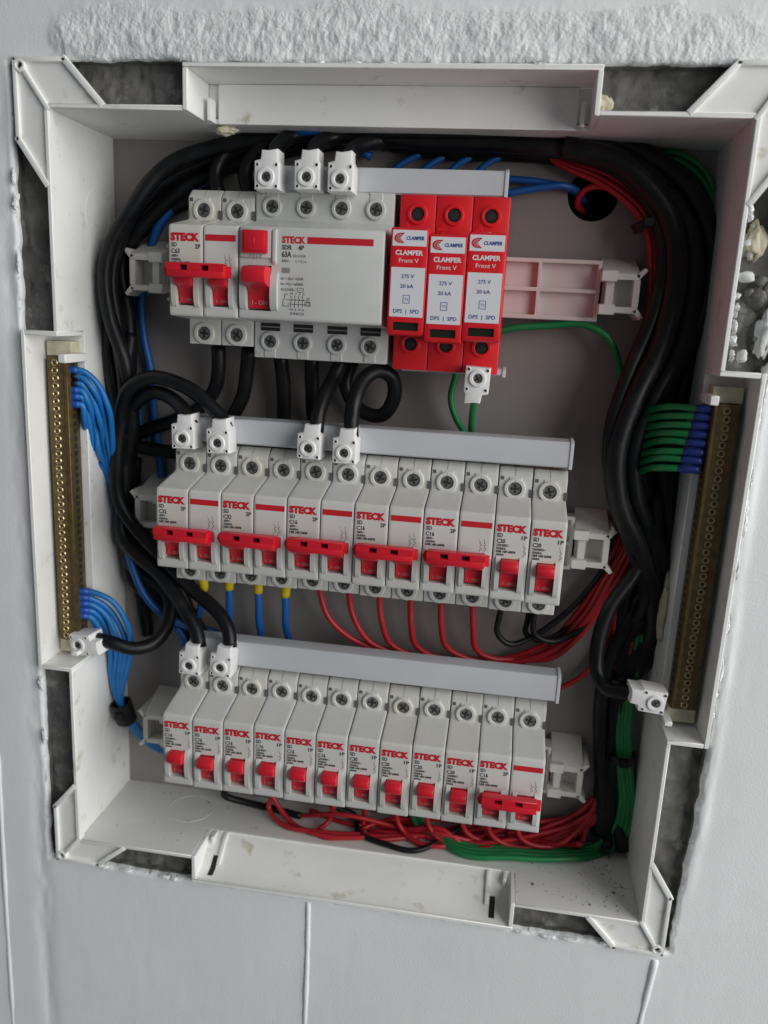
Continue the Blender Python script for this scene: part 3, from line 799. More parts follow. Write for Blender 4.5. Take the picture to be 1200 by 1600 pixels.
# ------------------------------------------------------------------ rails
def end_clip(bm, x, z, s, y=44):
    """open square end piece, s = direction it points"""
    X = lambda a, b: (min(x + s * a, x + s * b), max(x + s * a, x + s * b))
    a = X(0, 18); prism(bm, [(y, z + 5.2), (y, z + 8.0), (y + .5, z + 8.5), (YB - .3, z + 17.0), (YB - .3, z + 5.2)], a[0], a[1], bl=.3, br=.3)
    a = X(1, 17.5); box(bm, a[0], a[1], y + 11, y + 12.5, z - 8.2, z + 5.4, 0)
    a = X(0, 18)
    box(bm, a[0], a[1], y, YB - .2, z - 11.2, z - 8.0, .4)
    a = X(15.2, 18.4); box(bm, a[0], a[1], y + .05, YB - .2, z - 8.1, z + 5.3, .2)
    a = X(2, 6); box(bm, a[0], a[1], y + 2, YB - .2, z - 8.1, z + 5.3, .2)
    a = X(-1, 7); box(bm, a[0], a[1], y - 1.2, y + 6, z + 4.0, z + 9.4, .4); box(bm, a[0], a[1], y - 1.2, y + 6, z - 12.2, z - 7.0, .4)
    # flared lips
    for sg, zz in ((1, z + 8.2), (-1, z - 11.0)):
        pts = [(x + s * 15.5, zz - sg * 1.0), (x + s * 18.0, zz - sg * 2.6), (x + s * 21.6, zz + sg * 1.8), (x + s * 20.0, zz + sg * 3.0)]
        prism(bm, pts, y, YB - .5, bl=.3, axis='y')
def rail(label, x0, x1, z, lx, rx, pink=None):
    t = thing('mounting_rail', label, 'mounting rail', ((lx + rx) / 2, 66, z), 'plastic mounting rails')
    P = Vector(((lx + rx) / 2, 66, z))
    def ob(n, bm, m):
        bmesh.ops.translate(bm, verts=bm.verts, vec=-P); return obj(n, bm, m, t)
    bm = bmesh.new()
    h = 15.5
    box(bm, lx + 3, rx - 3, 55.2, 62.4, z - h, z + h - 1, .2)
    for zz in (z + h - 2.4, z - h + .2, z - 1.3):
        box(bm, lx + 3.2, rx - 3.2, 50.5, 60.5, zz, zz + 2.0, .3)
    k = lx + 3.1
    xs = [rx - 5.2, rx - 50 + 14.5] if pink else [lx + 3.3, rx - 5.2]
    for x in xs: box(bm, x, x + 2.0, 50.7, 60.4, z - h + .4, z + h - .6, .3)
    box(bm, lx + 20, rx - 20, 62.2, YB - .1, z - 7, z + 7, 0)
    ob('rail_body', bm, 'railpink' if pink else 'rail')
    bm = bmesh.new(); end_clip(bm, lx + 4, z + .5, -1, 42); ob('end_clip', bm, 'rail')
    bm = bmesh.new(); end_clip(bm, rx - 3, z + .5, 1, 42); ob('end_clip', bm, 'rail')
rail('plastic rail of the top row with an empty pinkish stretch on the right', 0, 0, 131.4, -18, 223.5, True)
rail('white plastic rail carrying the middle row', 0, 0, -3.5, -18, 223.5)
rail('white plastic rail carrying the bottom row', 0, 0, -143.5, -16, 224.0)

# ------------------------------------------------------------------ comb busbars
def comb(label, x0, x1, z0, z1, y0=24.5, teeth=None):
    P = Vector(((x0 + x1) / 2, y0, z0))
    t = thing('comb_busbar', label, 'busbar', P, 'comb busbars')
    def ob(n, bm, m): bmesh.ops.translate(bm, verts=bm.verts, vec=-P); return obj(n, bm, m, t)
    bm = bmesh.new()
    h = z1 - z0
    pts = [(y0 + 1.2, z0), (y0, z0 + .8), (y0, z1 - 1.6), (y0 + 1.0, z1 - .3), (y0 + 2.5, z1), (y0 + 10.5, z1 + .3), (y0 + 10.5, z1 - 1.2), (y0 + 2.6, z1 - 1.6), (y0 + 1.9, z1 - 2.6), (y0 + 1.9, z0 + .3)]
    prism(bm, pts, x0, x1 - 1.6)
    box(bm, x0 + 1, x1 - 2, y0 + 3.0, y0 + 9.5, z0 + 1.5, z1 - 2.2, 0, mi=1)
    ob('cover', bm, ['comb', 'dark'])
    bm = bmesh.new()
    prism(bm, [(y0 - .5, z0 - .4), (y0 - .5, z1 - 1.0), (y0 + 1.5, z1 + .5), (y0 + 11, z1 + .8), (y0 + 11, z0 - .4)], x1 - 1.65, x1, br=.35)
    ob('end_cap', bm, 'comb')
    if teeth:
        bm = bmesh.new()
        for x in teeth: box(bm, x - 1.6, x + 1.6, y0 + 8, y0 + 9.4, z0 - 8, z0 + 2, 0)
        ob('teeth', bm, 'brass')
comb('grey white comb cover behind the connectors of the top row', 47, 169.8, 171.9, 184.3, 26.0, [R1[0] + 35.8 + s for s in (8.6, 26.2, 44.2)] + [127, 145, 163])
comb('grey white comb cover above the middle row', 6, 213.4, 42.3, 56.0, 24.8, [R2[0] + MW * (k + .5) for k in range(12)])
comb('grey white comb cover above the bottom row', 8, 219.4, -87.2, -72.0, 24.8, [R3[0] + MW * (k + .5) for k in range(12)])
comb('thin white comb strip below the red surge protectors', 122, 176, 86.2, 90.0, 34)

# ------------------------------------------------------------------ screw connectors
def connector_mesh():
    bm = bmesh.new()
    w = 12.4
    # square body, neck towards +z where the cable enters
    pts = [(-w / 2, -6.6), (w / 2, -6.6), (w / 2, 5.6), (w / 2 - .9, 7.0), (w / 2 - 1.0, 12.0), (w / 2 - 5.6, 11.2), (-w / 2 + 3.6, 11.4), (-w / 2 + 3.1, 7.2), (-w / 2, 6.4)]
    prism(bm, pts, 0, 12.5, bl=.7, br=.4, axis='y')
    ring_y(bm, -.2, -1.0, -1.0, .6, 2.4, 4.3, 24)
    for x, z in ((-w / 2 + 1.5, -5.2), (w / 2 - 1.5, -5.2), (-w / 2 + 1.5, 4.6), (w / 2 - 1.5, 4.6)):
        ring_y(bm, x, z, -.25, .3, .65, 1.25, 12)
        cyl_y(bm, x, z, -.06, .1, .7, 10, mi=1)
    return to_mesh('housing', bm, ['conn', 'dark'], 30)
CONN = connector_mesh()
gc = 'white screw connectors'
def connector(x, y, z, label, roty=0, yaw=0, empty=False):
    t = thing('screw_connector', label, 'cable connector', (x, y, z), gc)
    t.rotation_euler = (0, math.radians(roty), math.radians(yaw))
    link('housing', CONN, t)
    link('screw', SCREW_S, t, (-.2, -.35, -1.0))
tp = 12.5
connector(53.6, tp, 177.2, 'leftmost of three white screw connectors above the residual current breaker')
connector(73.6, tp, 177.6, 'middle one of three white screw connectors above the residual current breaker')
connector(90.2, tp - .5, 177.0, 'rightmost of three white screw connectors above the residual current breaker')
connector(9.6, tp, 46.3, 'first white screw connector from the left above the middle row', -1)
connector(29.2, tp - .5, 45.3, 'second white screw connector from the left above the middle row', -2)
connector(78.2, tp, 45.9, 'third white screw connector from the left above the middle row', 1)
connector(97.2, tp - .5, 45.0, 'white screw connector farthest right above the middle row', 0)
connector(12.4, tp, -83.2, 'left one of two white screw connectors above the bottom row', 2)
connector(31.0, tp - .5, -82.0, 'right one of two white screw connectors above the bottom row', 4)
connector(162.2, 16, 84.6, 'white screw connector hanging below the red surge protectors', 182)
connector(-51.5, 8.5, -77.6, 'white screw connector on the foot of the left brass bar', 84, -8)
connector(264.8, 7.5, -72.8, 'white screw connector on the foot of the right brass bar', -84, 4)

# ------------------------------------------------------------------ brass bars
def brass_screw():
    bm = bmesh.new()
    ring_y(bm, 0, 0, -.5, .3, 1.0, 1.95, 14)
    cyl_y(bm, 0, 0, .05, .5, 1.2, 12, mi=1)
    return to_mesh('screw', bm, ['brass_s', 'dark'])
BS = brass_screw()
def bus(label, x0, x1, z0, z1, sx, n, face):
    P = Vector(((x0 + x1) / 2, 26, z0))
    t = thing('brass_bar', label, 'terminal bar', P, 'brass terminal bars')
    bm = bmesh.new()
    box(bm, x0, x1, 15, 25.5, z0, z1, .5, 2)
    xe = x1 if face > 0 else x0
    # wire entry holes in the side, lip along the edge
    for k in range(n):
        z = z1 - 3.2 - k * (z1 - z0 - 6) / (n - 1)
        box(bm, xe - .05 if face > 0 else xe - .12, xe + .12 if face > 0 else xe + .05, 18.2, 21.4, z - 1.3, z + 1.3, 0, mi=1)
    box(bm, (x1 - 2.4) if face > 0 else x0 + .4, (x1 - .4) if face > 0 else x0 + 2.4, 14.4, 15.3, z0 + .2, z1 - .2, .25)
    bmesh.ops.translate(bm, verts=bm.verts, vec=-P)
    obj('bar', bm, ['brass', 'dark'], t)
    for k in range(n):
        z = z1 - 3.2 - k * (z1 - z0 - 6) / (n - 1)
        o = link('screw', BS, t, Vector((sx + random.uniform(-.25, .25), 14.95, z)) - P)
        o.rotation_euler = (0, random.random() * 3, 0)
    for z in (z1 + .2, z0 - 8.2):
        bm = bmesh.new(); box(bm, x0 - 1.0, x1 + 1.0, 17, 26, z, z + 8.0, .4)
        bmesh.ops.translate(bm, verts=bm.verts, vec=-P)
        obj('end_support', bm, 'foam', t)
bus('long brass bar with blue wires in the left channel', -67.6, -55.4, -78.0, 84.0, -63.0, 39, 1)
bus('long brass bar with green wires in the right channel', 275.5, 287.8, -78.5, 80.5, 282.0, 38, -1)

# ------------------------------------------------------------------ cables and wires (mm: x right, y into the box, z up)
WIRES = [
 ('power_cable','thick black cable rising from the first screw of the two-pole breaker marked C63','black',4,[(17.5,45.0,171.0),(14.4,49.0,184.2),(21.4,52.0,196.9),(31.6,55.0,205.0),(51.1,58.0,207.2),(89.0,59.0,205.9),(132.3,60.0,204.9),(181.7,60.0,203.9),(217.7,59.0,194.7),(243.2,57.0,176.8),(256.6,55.0,149.2),(255.2,53.0,117.4),(242.0,50.0,84.1),(234.7,48.0,53.4),(240.5,49.0,24.0),(254.5,52.0,-6.2),(267.2,56.0,-34.5),(268.4,60.0,-63.0),(262.0,59.0,-88.0),(257.0,59.5,-118.0),(254.0,60.0,-130.0),(255.0,60.0,-186.0)],None),
 ('power_cable','thick black cable rising from the second screw of the two-pole breaker marked C63','black',4,[(35.2,45.0,171.0),(31.3,48.0,185.3),(39.0,50.0,196.9),(51.4,51.0,202.9),(90.8,50.0,204.6),(140.6,53.0,206.6),(188.9,53.0,205.6),(224.2,52.0,196.5),(249.1,50.0,178.9),(262.3,48.0,152.0),(261.0,46.0,120.8),(248.2,43.0,88.2),(241.2,41.0,58.2),(246.9,42.0,29.5),(260.8,45.0,-0.0),(269.8,52.0,-32.9),(275.0,58.0,-61.4),(260.5,59.0,-86.4),(256.0,59.5,-116.4),(255.0,60.0,-130.0),(256.0,60.0,-186.0)],None),
 ('power_cable','black cable entering the leftmost white connector above the residual current breaker','black',4,[(55.0,21.0,185.5),(53.3,32.0,194.1),(57.4,42.0,201.1),(78.2,46.0,204.4),(127.9,46.0,200.1),(176.0,46.0,199.2),(210.8,46.0,194.5),(235.3,44.0,178.9),(247.9,42.0,155.1),(248.5,40.0,127.6),(238.1,36.0,92.5),(231.2,32.0,60.0),(236.4,34.0,29.9),(249.2,40.0,1.7),(262.0,46.0,-27.9),(259.0,59.0,-52.9),(255.0,59.5,-85.0),(256.0,60.0,-130.0),(257.0,60.0,-186.0)],None),
 ('power_cable','black cable entering the middle white connector above the residual current breaker','black',4,[(74.7,21.0,185.9),(72.6,34.0,194.3),(78.7,44.0,201.3),(104.5,48.0,203.1),(144.6,60.0,204.5),(193.6,60.0,203.5),(229.4,59.0,194.4),(254.7,57.0,176.5),(268.2,55.0,149.1),(267.0,53.0,117.4),(254.0,50.0,84.1),(246.9,48.0,53.6),(252.9,49.0,24.3),(267.1,52.0,-5.7),(276.8,58.0,-34.2),(257.5,59.0,-59.2),(254.0,59.5,-89.2),(257.0,60.0,-130.0),(258.0,60.0,-186.0)],None),
 ('power_cable','black cable entering the right white connector above the residual current breaker','black',4,[(92.3,21.0,185.7),(91.6,34.0,193.4),(101.7,46.0,200.3),(120.1,56.0,202.7),(149.2,61.0,199.9),(198.3,61.0,199.0),(234.3,61.0,190.0),(259.9,60.0,172.2),(273.5,58.0,144.5),(272.4,56.0,112.5),(259.4,53.0,78.9),(252.3,51.0,48.0),(258.4,52.0,18.4),(272.8,55.0,-11.9),(279.5,60.0,-38.5),(256.0,59.0,-63.5),(253.0,59.5,-93.5),(258.0,60.0,-130.0),(259.0,60.0,-186.0)],None),
 ('power_cable','black cable at the outside of the right-hand bundle beside the box wall','black',5.2,[(115.7,60.3,208.2),(151.1,56.0,208.7),(199.3,56.0,207.6),(234.6,55.0,198.5),(259.5,53.0,180.9),(272.8,51.0,153.8),(271.7,49.0,122.6),(261.7,52.0,89.8),(261.5,54.0,55.8),(268.1,56.0,24.4),(275.9,58.0,-8.1),(280.2,60.3,-42.6),(262.0,59.0,-67.6),(257.0,59.5,-97.6),(254.0,60.0,-130.0),(255.0,60.0,-186.0)],None),
 ('power_cable','black cable behind the others in the right-hand bundle','black',5.2,[(102.3,60.3,203.6),(139.9,60.3,199.1),(189.3,60.3,198.2),(225.6,61.0,189.2),(251.3,60.0,171.3),(264.9,58.0,143.5),(263.6,56.0,111.4),(250.4,53.0,77.7),(253.9,58.0,54.7),(257.7,58.0,23.2),(269.3,60.0,-13.0),(270.9,60.3,-51.7),(260.5,59.0,-76.7),(256.0,59.5,-106.7),(255.0,60.0,-130.0),(256.0,60.0,-186.0)],None),
 ('power_cable','black cable deep in the right-hand bundle near the upper right corner','black',5.2,[(109.8,57.0,204.5),(156.4,56.0,202.7),(201.8,60.0,201.3),(237.7,60.3,193.1),(263.8,60.3,173.0),(275.2,60.3,142.2),(275.8,60.3,106.7),(272.3,60.3,72.8),(275.1,60.3,30.9),(279.6,60.3,-12.9),(259.0,59.0,-37.9),(255.0,59.5,-85.0),(256.0,60.0,-130.0),(257.0,60.0,-186.0)],None),
 ('power_cable','black cable next to the box wall in the right-hand bundle','black',5.2,[(136.0,60.3,205.6),(189.3,60.3,199.2),(229.3,60.3,186.2),(257.5,60.3,163.8),(269.6,60.3,132.5),(268.8,60.3,96.3),(266.9,60.3,58.6),(272.4,60.3,16.1),(257.5,59.0,-8.9),(254.0,59.5,-85.0),(257.0,60.0,-130.0),(258.0,60.0,-186.0)],None),
 ('power_cable','black cable hugging the ceiling of the box above the surge protectors','black',4,[(29.7,48.0,204.7),(64.6,46.0,206.3),(105.1,44.0,204.7),(143.9,44.0,204.7),(181.8,46.0,204.6),(213.6,50.0,200.7),(237.1,54.0,189.4),(252.3,58.0,172.3)],None),
 ('power_cable','black cable under the ceiling running left to the corner','black',4,[(162.5,61.5,206.5),(116.3,58.0,206.7),(76.8,52.0,206.0),(43.1,50.0,201.9),(13.0,46.0,195.0),(-10.6,41.0,184.1),(-26.0,38.0,164.8),(-41.5,36.0,138.2),(-41.5,36.0,107.9),(-34.1,38.0,80.2),(-33.9,44.0,51.0),(-41.5,50.0,16.5),(-41.5,55.0,-19.6),(-21.5,60.0,-57.4)],None),
 ('power_cable','black cable against the left wall of the box','black',4,[(39.2,61.5,196.3),(0.4,60.0,187.7),(-24.0,56.0,174.0),(-41.5,54.0,153.2),(-47.2,53.0,125.3),(-53.4,54.0,93.0),(-53.2,56.0,56.0),(-48.0,58.0,17.7),(-43.9,60.0,-22.3),(-39.5,61.5,-64.1)],None),
 ('power_cable','thickest black cable, bowing inwards beside the right end of the middle row','black',5.4,[(194.7,44.0,199.1),(226.2,42.0,189.4),(248.2,40.0,166.8),(255.2,38.0,140.0),(251.5,35.0,109.1),(240.6,31.0,78.6),(234.7,30.0,52.3),(240.0,33.0,25.3),(254.6,40.0,-1.4),(265.8,48.0,-28.2),(269.3,58.0,-58.1),(259.0,59.0,-83.1),(255.0,59.5,-113.1),(256.0,60.0,-130.0),(257.0,60.0,-186.0)],None),
 ('power_cable','second thick black cable bowing inwards beside the right end of the middle row','black',5.4,[(201.3,56.0,203.5),(233.7,52.0,189.6),(257.5,48.0,165.1),(264.4,46.0,137.8),(261.7,43.0,106.3),(251.0,40.0,76.9),(244.9,39.0,51.7),(250.2,42.0,24.2),(264.3,48.0,-2.7),(274.9,56.0,-29.9),(257.5,59.0,-54.9),(254.0,59.5,-85.0),(257.0,60.0,-130.0),(258.0,60.0,-186.0)],None),
 ('power_cable','black cable filling the gap behind the green wires','black',5.2,[(268.4,58.0,157.4),(271.6,58.0,126.0),(269.3,57.0,93.2),(267.2,57.0,59.3),(269.1,56.0,24.5),(275.5,57.0,-11.5),(277.7,60.3,-50.6),(256.0,59.0,-75.6),(253.0,59.5,-105.6),(258.0,60.0,-130.0),(259.0,60.0,-186.0)],None),
 ('power_cable','black cable arching over the upper left corner into the right connector of the bottom row','black',4,[(102.4,60.0,207.8),(58.6,56.0,206.9),(31.6,53.0,201.1),(3.3,48.0,191.4),(-18.4,44.0,178.7),(-32.5,42.0,158.6),(-41.5,40.0,128.3),(-39.1,40.0,97.4),(-35.5,40.0,65.8),(-41.5,42.0,33.1),(-41.5,42.0,-0.5),(-13.1,38.0,-31.1),(6.5,32.0,-45.4),(24.6,25.0,-55.1),(32.5,21.0,-64.0),(34.7,18.0,-73.0)],None),
 ('power_cable','black cable arching over the upper left corner into the left connector of the bottom row','black',4,[(109.0,61.5,206.2),(61.1,60.0,205.0),(23.2,57.0,196.1),(-7.3,52.0,184.8),(-27.0,48.0,168.7),(-41.5,46.0,145.6),(-46.2,46.0,114.6),(-47.6,48.0,79.0),(-42.3,48.0,46.3),(-41.5,48.0,12.6),(-41.5,44.0,-20.9),(-14.0,36.0,-40.8),(4.2,26.0,-55.3),(13.8,21.0,-67.2),(16.5,18.0,-75.1)],None),
 ('power_cable','black cable on the inside of the left-hand bundle','black',4,[(88.4,61.5,204.2),(32.7,61.0,193.8),(-2.5,58.0,179.8),(-23.7,55.0,162.2),(-41.5,53.0,136.2),(-37.6,52.0,104.6),(-38.9,53.0,72.0),(-41.5,55.0,38.3),(-41.5,56.0,-0.3),(-41.5,57.0,-40.5),(-20.0,58.0,-69.2),(-5.5,61.0,-90.1)],None),
 ('power_cable','upper black cable arching from the left bundle into the second connector of the middle row','black',4,[(-33.4,60.0,-62.8),(-41.5,56.0,-20.8),(-41.5,50.0,15.8),(-40.1,42.0,45.3),(-32.0,36.0,65.6),(-15.6,32.0,74.6),(3.4,28.0,71.5),(19.1,22.0,64.4),(27.7,21.0,56.8),(31.6,18.0,52.0)],None),
 ('power_cable','lower black cable arching from the left bundle into the first connector of the middle row','black',4,[(-26.8,61.5,-67.1),(-41.5,60.0,-25.6),(-41.5,54.0,11.3),(-41.5,48.0,39.1),(-30.4,42.0,58.7),(-16.8,36.0,66.5),(-3.0,30.0,64.4),(8.0,21.0,57.9),(12.0,18.0,52.0)],None),
 ('power_cable','black cable leaving the bottom of the first pole of the breaker marked C63','black',4,[(17.5,45.0,93.0),(17.0,47.0,81.0),(14.4,50.0,69.9),(4.5,54.0,57.7),(-12.8,57.0,49.2),(-41.5,60.0,34.1),(-41.5,61.0,2.1),(-41.5,61.5,-34.4),(-35.3,61.5,-89.9)],None),
 ('power_cable','black cable leaving the bottom of the second pole of the breaker marked C63','black',4,[(35.2,45.0,93.0),(32.7,48.0,80.1),(28.9,52.0,65.2),(21.5,56.0,49.7),(24.1,60.0,34.3),(35.0,61.0,12.0)],None),
 ('power_cable','short black cable hanging straight down from the first pole of the residual current breaker','black',4,[(53.0,45.0,90.0),(53.7,50.0,74.1),(53.1,55.0,53.8),(50.6,60.0,28.7)],None),
 ('power_cable','black cable hanging from the second pole of the residual current breaker','black',4,[(70.5,46.0,90.0),(69.8,50.0,75.1),(69.2,56.0,58.4),(73.1,61.0,37.7)],None),
 ('power_cable','black cable crossing from the residual current breaker into the third connector of the middle row','black',4,[(88.0,42.0,90.0),(85.0,38.0,80.2),(81.9,28.0,71.2),(80.5,21.0,61.0),(80.8,18.0,52.7)],None),
 ('power_cable','black cable looping beside the residual current breaker into the fourth connector of the middle row','black',4,[(92.0,52.0,90.0),(88.4,53.0,76.0),(97.2,52.0,62.4),(109.7,49.0,60.7),(116.8,45.0,71.3),(116.0,40.0,81.9),(109.5,36.0,85.1),(102.5,30.0,80.4),(99.4,22.0,68.8),(98.7,21.0,58.9),(99.5,18.0,51.9)],None),
 ('power_cable','black cable curving out of the connector on the left brass bar','black',4,[(-45.5,16.0,-75.8),(-36.9,16.0,-76.8),(-26.0,20.0,-80.7),(-15.8,28.0,-79.6),(-11.3,38.0,-71.3),(-14.6,46.0,-56.2),(-41.5,52.0,-38.6),(-41.5,57.0,-8.6),(-39.9,60.0,23.9)],None),
 ('power_cable','black cable curving out of the connector on the right brass bar','black',4,[(263.9,14.0,-71.1),(254.6,16.0,-72.5),(244.2,24.0,-75.0),(238.7,30.0,-68.2),(237.7,33.0,-49.8),(242.5,36.0,-32.0),(251.5,40.0,-17.8),(260.2,46.0,1.1),(261.3,50.0,25.1),(259.0,59.0,0.1),(255.0,59.5,-85.0),(256.0,60.0,-130.0),(257.0,60.0,-186.0)],None),
 ('power_cable','black cable running down the right side behind the red and green wires','black',4,[(271.4,60.0,-1.7),(261.3,58.0,-35.8),(250.5,54.0,-62.5),(246.3,52.0,-81.8),(248.1,54.0,-119.1),(254.7,58.0,-162.8),(261.2,59.0,-193.3)],None),
 ('power_cable','second black cable running down the right side beside the bottom rail','black',4,[(277.6,61.5,-20.3),(264.0,61.0,-54.0),(256.6,60.0,-84.3),(256.8,60.0,-125.3),(263.4,61.5,-168.5),(268.9,54.0,-192.9)],None),
 ('power_cable','black cable in the middle of the left-hand bundle beside the top row','black',4,[(7.0,61.5,175.7),(-18.4,60.0,164.7),(-41.5,58.0,143.4),(-44.8,57.0,115.0),(-46.5,57.0,82.4),(-43.1,58.0,48.9),(-41.5,57.0,14.8),(-41.5,55.0,-19.9),(-41.5,55.0,-51.3),(-5.0,60.0,-76.8)],None),
 ('power_cable','black cable crossing the left-hand bundle towards the lower comb cover','black',4,[(-35.1,48.0,97.6),(-38.8,47.0,68.7),(-41.5,50.0,35.1),(-41.5,48.0,1.3),(-41.5,45.0,-24.5),(-9.5,44.0,-44.9),(-0.9,50.0,-68.5),(7.6,60.0,-92.5)],None),
 ('power_cable','black cable running behind the left-hand connectors of the middle row','black',4,[(-48.0,60.0,82.2),(-42.1,56.0,53.0),(-41.5,54.0,35.3),(-7.5,58.0,28.5),(15.2,61.0,22.0)],None),
 ('black_wire','thin black wire looping under the first single-pole breaker of the middle row','black',1.7,[(185.8,42.0,-35.0),(183.5,42.0,-46.7),(183.3,43.0,-57.9),(190.3,45.0,-64.5),(200.9,48.0,-61.0),(216.0,50.0,-49.3),(233.6,54.0,-27.8),(245.8,58.0,-7.2)],None),
 ('black_wire','thin black wire looping under the last single-pole breaker of the middle row','black',1.7,[(203.5,42.0,-35.0),(202.4,42.0,-47.7),(204.3,43.0,-56.3),(213.3,46.0,-60.7),(228.9,50.0,-53.6),(241.6,54.0,-36.5),(253.3,59.0,-10.5)],None),
 ('black_wire','thin black wire beside the last loop under the middle row','black',1.6,[(200.5,46.0,-35.0),(199.8,46.0,-49.5),(199.5,48.0,-58.0),(208.3,51.0,-62.2),(225.4,54.0,-51.7),(239.8,58.0,-32.3),(249.7,61.0,-7.6)],None),
 ('black_wire','thin black wire coiled under the bottom row near the channel','black',1.7,[(76.0,44.0,-166.0),(91.4,48.0,-185.2),(105.2,52.0,-192.6),(109.6,40.0,-195.1),(126.7,33.0,-195.5),(146.3,32.0,-195.9),(170.0,52.0,-192.0),(190.0,61.0,-178.0)],None),
 ('black_wire','short black wire under the second breaker of the bottom row','black',2.2,[(46.0,44.0,-166.0),(20.6,48.0,-186.7),(35.6,54.0,-195.2),(53.5,51.0,-195.2),(71.1,48.0,-195.1)],None),
 ('red_wire','red wire leaving the left pole of the third two-pole breaker in the middle row','red',1.75,[(79.6,42.0,-35.0),(80.4,43.0,-45.4),(84.9,44.0,-58.0),(99.1,48.0,-72.4),(118.7,52.0,-79.9),(133.9,56.0,-84.8),(153.5,59.0,-83.8),(187.4,58.0,-79.4),(210.3,56.0,-66.7),(227.3,55.0,-44.9),(238.0,56.0,-21.2),(246.4,58.0,-0.4),(248.9,60.0,24.9)],None),
 ('red_wire','red wire leaving the right pole of the third two-pole breaker in the middle row','red',1.75,[(97.3,42.0,-35.0),(97.4,43.0,-45.7),(100.2,44.0,-57.9),(108.7,48.0,-72.5),(123.8,52.0,-80.1),(138.9,56.0,-84.2),(157.3,57.0,-85.4),(190.9,56.0,-81.0),(213.7,54.0,-68.3),(230.5,53.0,-46.5),(241.1,54.0,-22.9),(249.5,56.0,-2.2),(252.0,58.0,23.0)],None),
 ('red_wire','red wire leaving the left pole of the fourth two-pole breaker in the middle row','red',1.75,[(115.0,42.0,-35.0),(115.1,43.0,-45.8),(116.6,44.0,-57.7),(121.3,48.0,-72.3),(133.2,52.0,-79.9),(148.2,56.0,-83.1),(194.1,54.0,-79.3),(216.7,52.0,-66.7),(233.4,51.0,-45.1),(243.9,52.0,-21.6),(252.2,54.0,-1.1),(254.6,56.0,24.0)],None),
 ('red_wire','red wire leaving the right pole of the fourth two-pole breaker in the middle row','red',1.75,[(132.8,42.0,-35.0),(132.9,43.0,-45.9),(133.8,44.0,-57.4),(136.4,48.0,-71.8),(146.5,52.0,-79.2),(161.6,56.0,-81.6),(187.8,58.0,-84.7),(210.8,56.0,-71.8),(227.8,55.0,-49.8),(238.5,56.0,-26.1),(247.0,58.0,-5.2),(249.5,60.0,20.2)],None),
 ('red_wire','red wire leaving the left pole of the fifth two-pole breaker in the middle row','red',1.75,[(150.4,42.0,-35.0),(150.1,43.0,-46.0),(151.3,44.0,-57.1),(154.7,48.0,-70.9),(165.4,52.0,-77.8),(180.3,56.0,-79.4),(213.9,54.0,-70.2),(230.7,53.0,-48.4),(241.4,54.0,-24.8),(249.7,56.0,-4.0),(252.2,58.0,21.3)],None),
 ('red_wire','red wire leaving the right pole of the fifth two-pole breaker in the middle row','red',1.75,[(168.2,42.0,-35.0),(168.3,43.0,-46.0),(169.2,44.0,-56.7),(171.7,48.0,-70.2),(181.6,52.0,-76.7),(196.4,56.0,-77.5),(217.2,52.0,-71.8),(233.9,51.0,-50.0),(244.4,52.0,-26.4),(252.7,54.0,-5.8),(255.2,56.0,19.4)],None),
 ('red_wire','red wire in the upper right bundle, first from the inside','red',1.7,[(184.3,58.0,199.3),(196.1,57.0,192.7),(215.9,54.0,183.5),(233.6,51.0,170.8),(241.6,50.0,157.2),(245.4,51.0,137.3),(245.7,53.0,116.6),(245.4,56.0,98.6),(246.9,60.0,71.3),(252.0,62.0,36.3)],None),
 ('red_wire','red wire in the upper right bundle, second from the inside','red',1.7,[(186.3,58.0,198.2),(198.0,57.0,193.0),(217.9,54.0,185.4),(235.5,51.0,172.7),(243.5,50.0,157.3),(247.3,51.0,137.3),(247.6,53.0,116.7),(247.4,56.0,98.7),(248.9,60.0,71.5),(254.0,62.0,36.5)],None),
 ('red_wire','red wire in the upper right bundle, third from the inside','red',1.7,[(188.4,58.0,197.0),(199.9,57.0,193.4),(219.9,54.0,187.3),(237.5,51.0,174.6),(245.3,50.0,157.4),(249.2,51.0,137.4),(249.5,53.0,116.8),(249.3,56.0,98.8),(250.9,60.0,71.6),(256.1,62.0,36.6)],None),
 ('red_wire','red wire in the upper right bundle, fourth from the inside','red',1.7,[(190.4,58.0,195.8),(201.8,57.0,193.7),(221.9,54.0,189.1),(239.4,51.0,176.4),(247.2,50.0,157.4),(251.1,51.0,137.5),(251.4,53.0,116.9),(251.2,56.0,98.9),(252.9,60.0,71.7),(258.1,62.0,36.8)],None),
 ('red_wire','single red wire coming out of the round hole in the back plate','red',1.6,[(209.6,72.0,172.9),(206.0,66.0,174.5),(206.7,61.0,179.8),(211.6,58.0,182.8),(221.1,56.0,181.5),(231.0,54.0,174.8)],None),
 ('red_wire','red wire hanging down the right side beside the green wires, first from the left','red',1.6,[(250.6,61.0,14.7),(248.7,59.0,-22.2),(249.7,57.0,-52.1),(253.0,56.0,-82.9),(256.1,57.0,-115.5),(257.9,58.0,-140.9),(256.7,58.0,-160.4),(245.8,57.0,-175.7),(225.7,56.0,-186.1),(199.1,55.0,-192.3)],None),
 ('red_wire','red wire hanging down the right side beside the green wires, second from the left','red',1.6,[(252.3,61.0,14.8),(251.4,59.0,-21.9),(252.5,57.0,-51.8),(255.1,56.0,-82.6),(257.9,57.0,-115.2),(259.8,58.0,-140.7),(258.2,58.0,-160.1),(246.0,57.0,-177.9),(226.0,56.0,-188.7),(199.3,55.0,-194.5)],None),
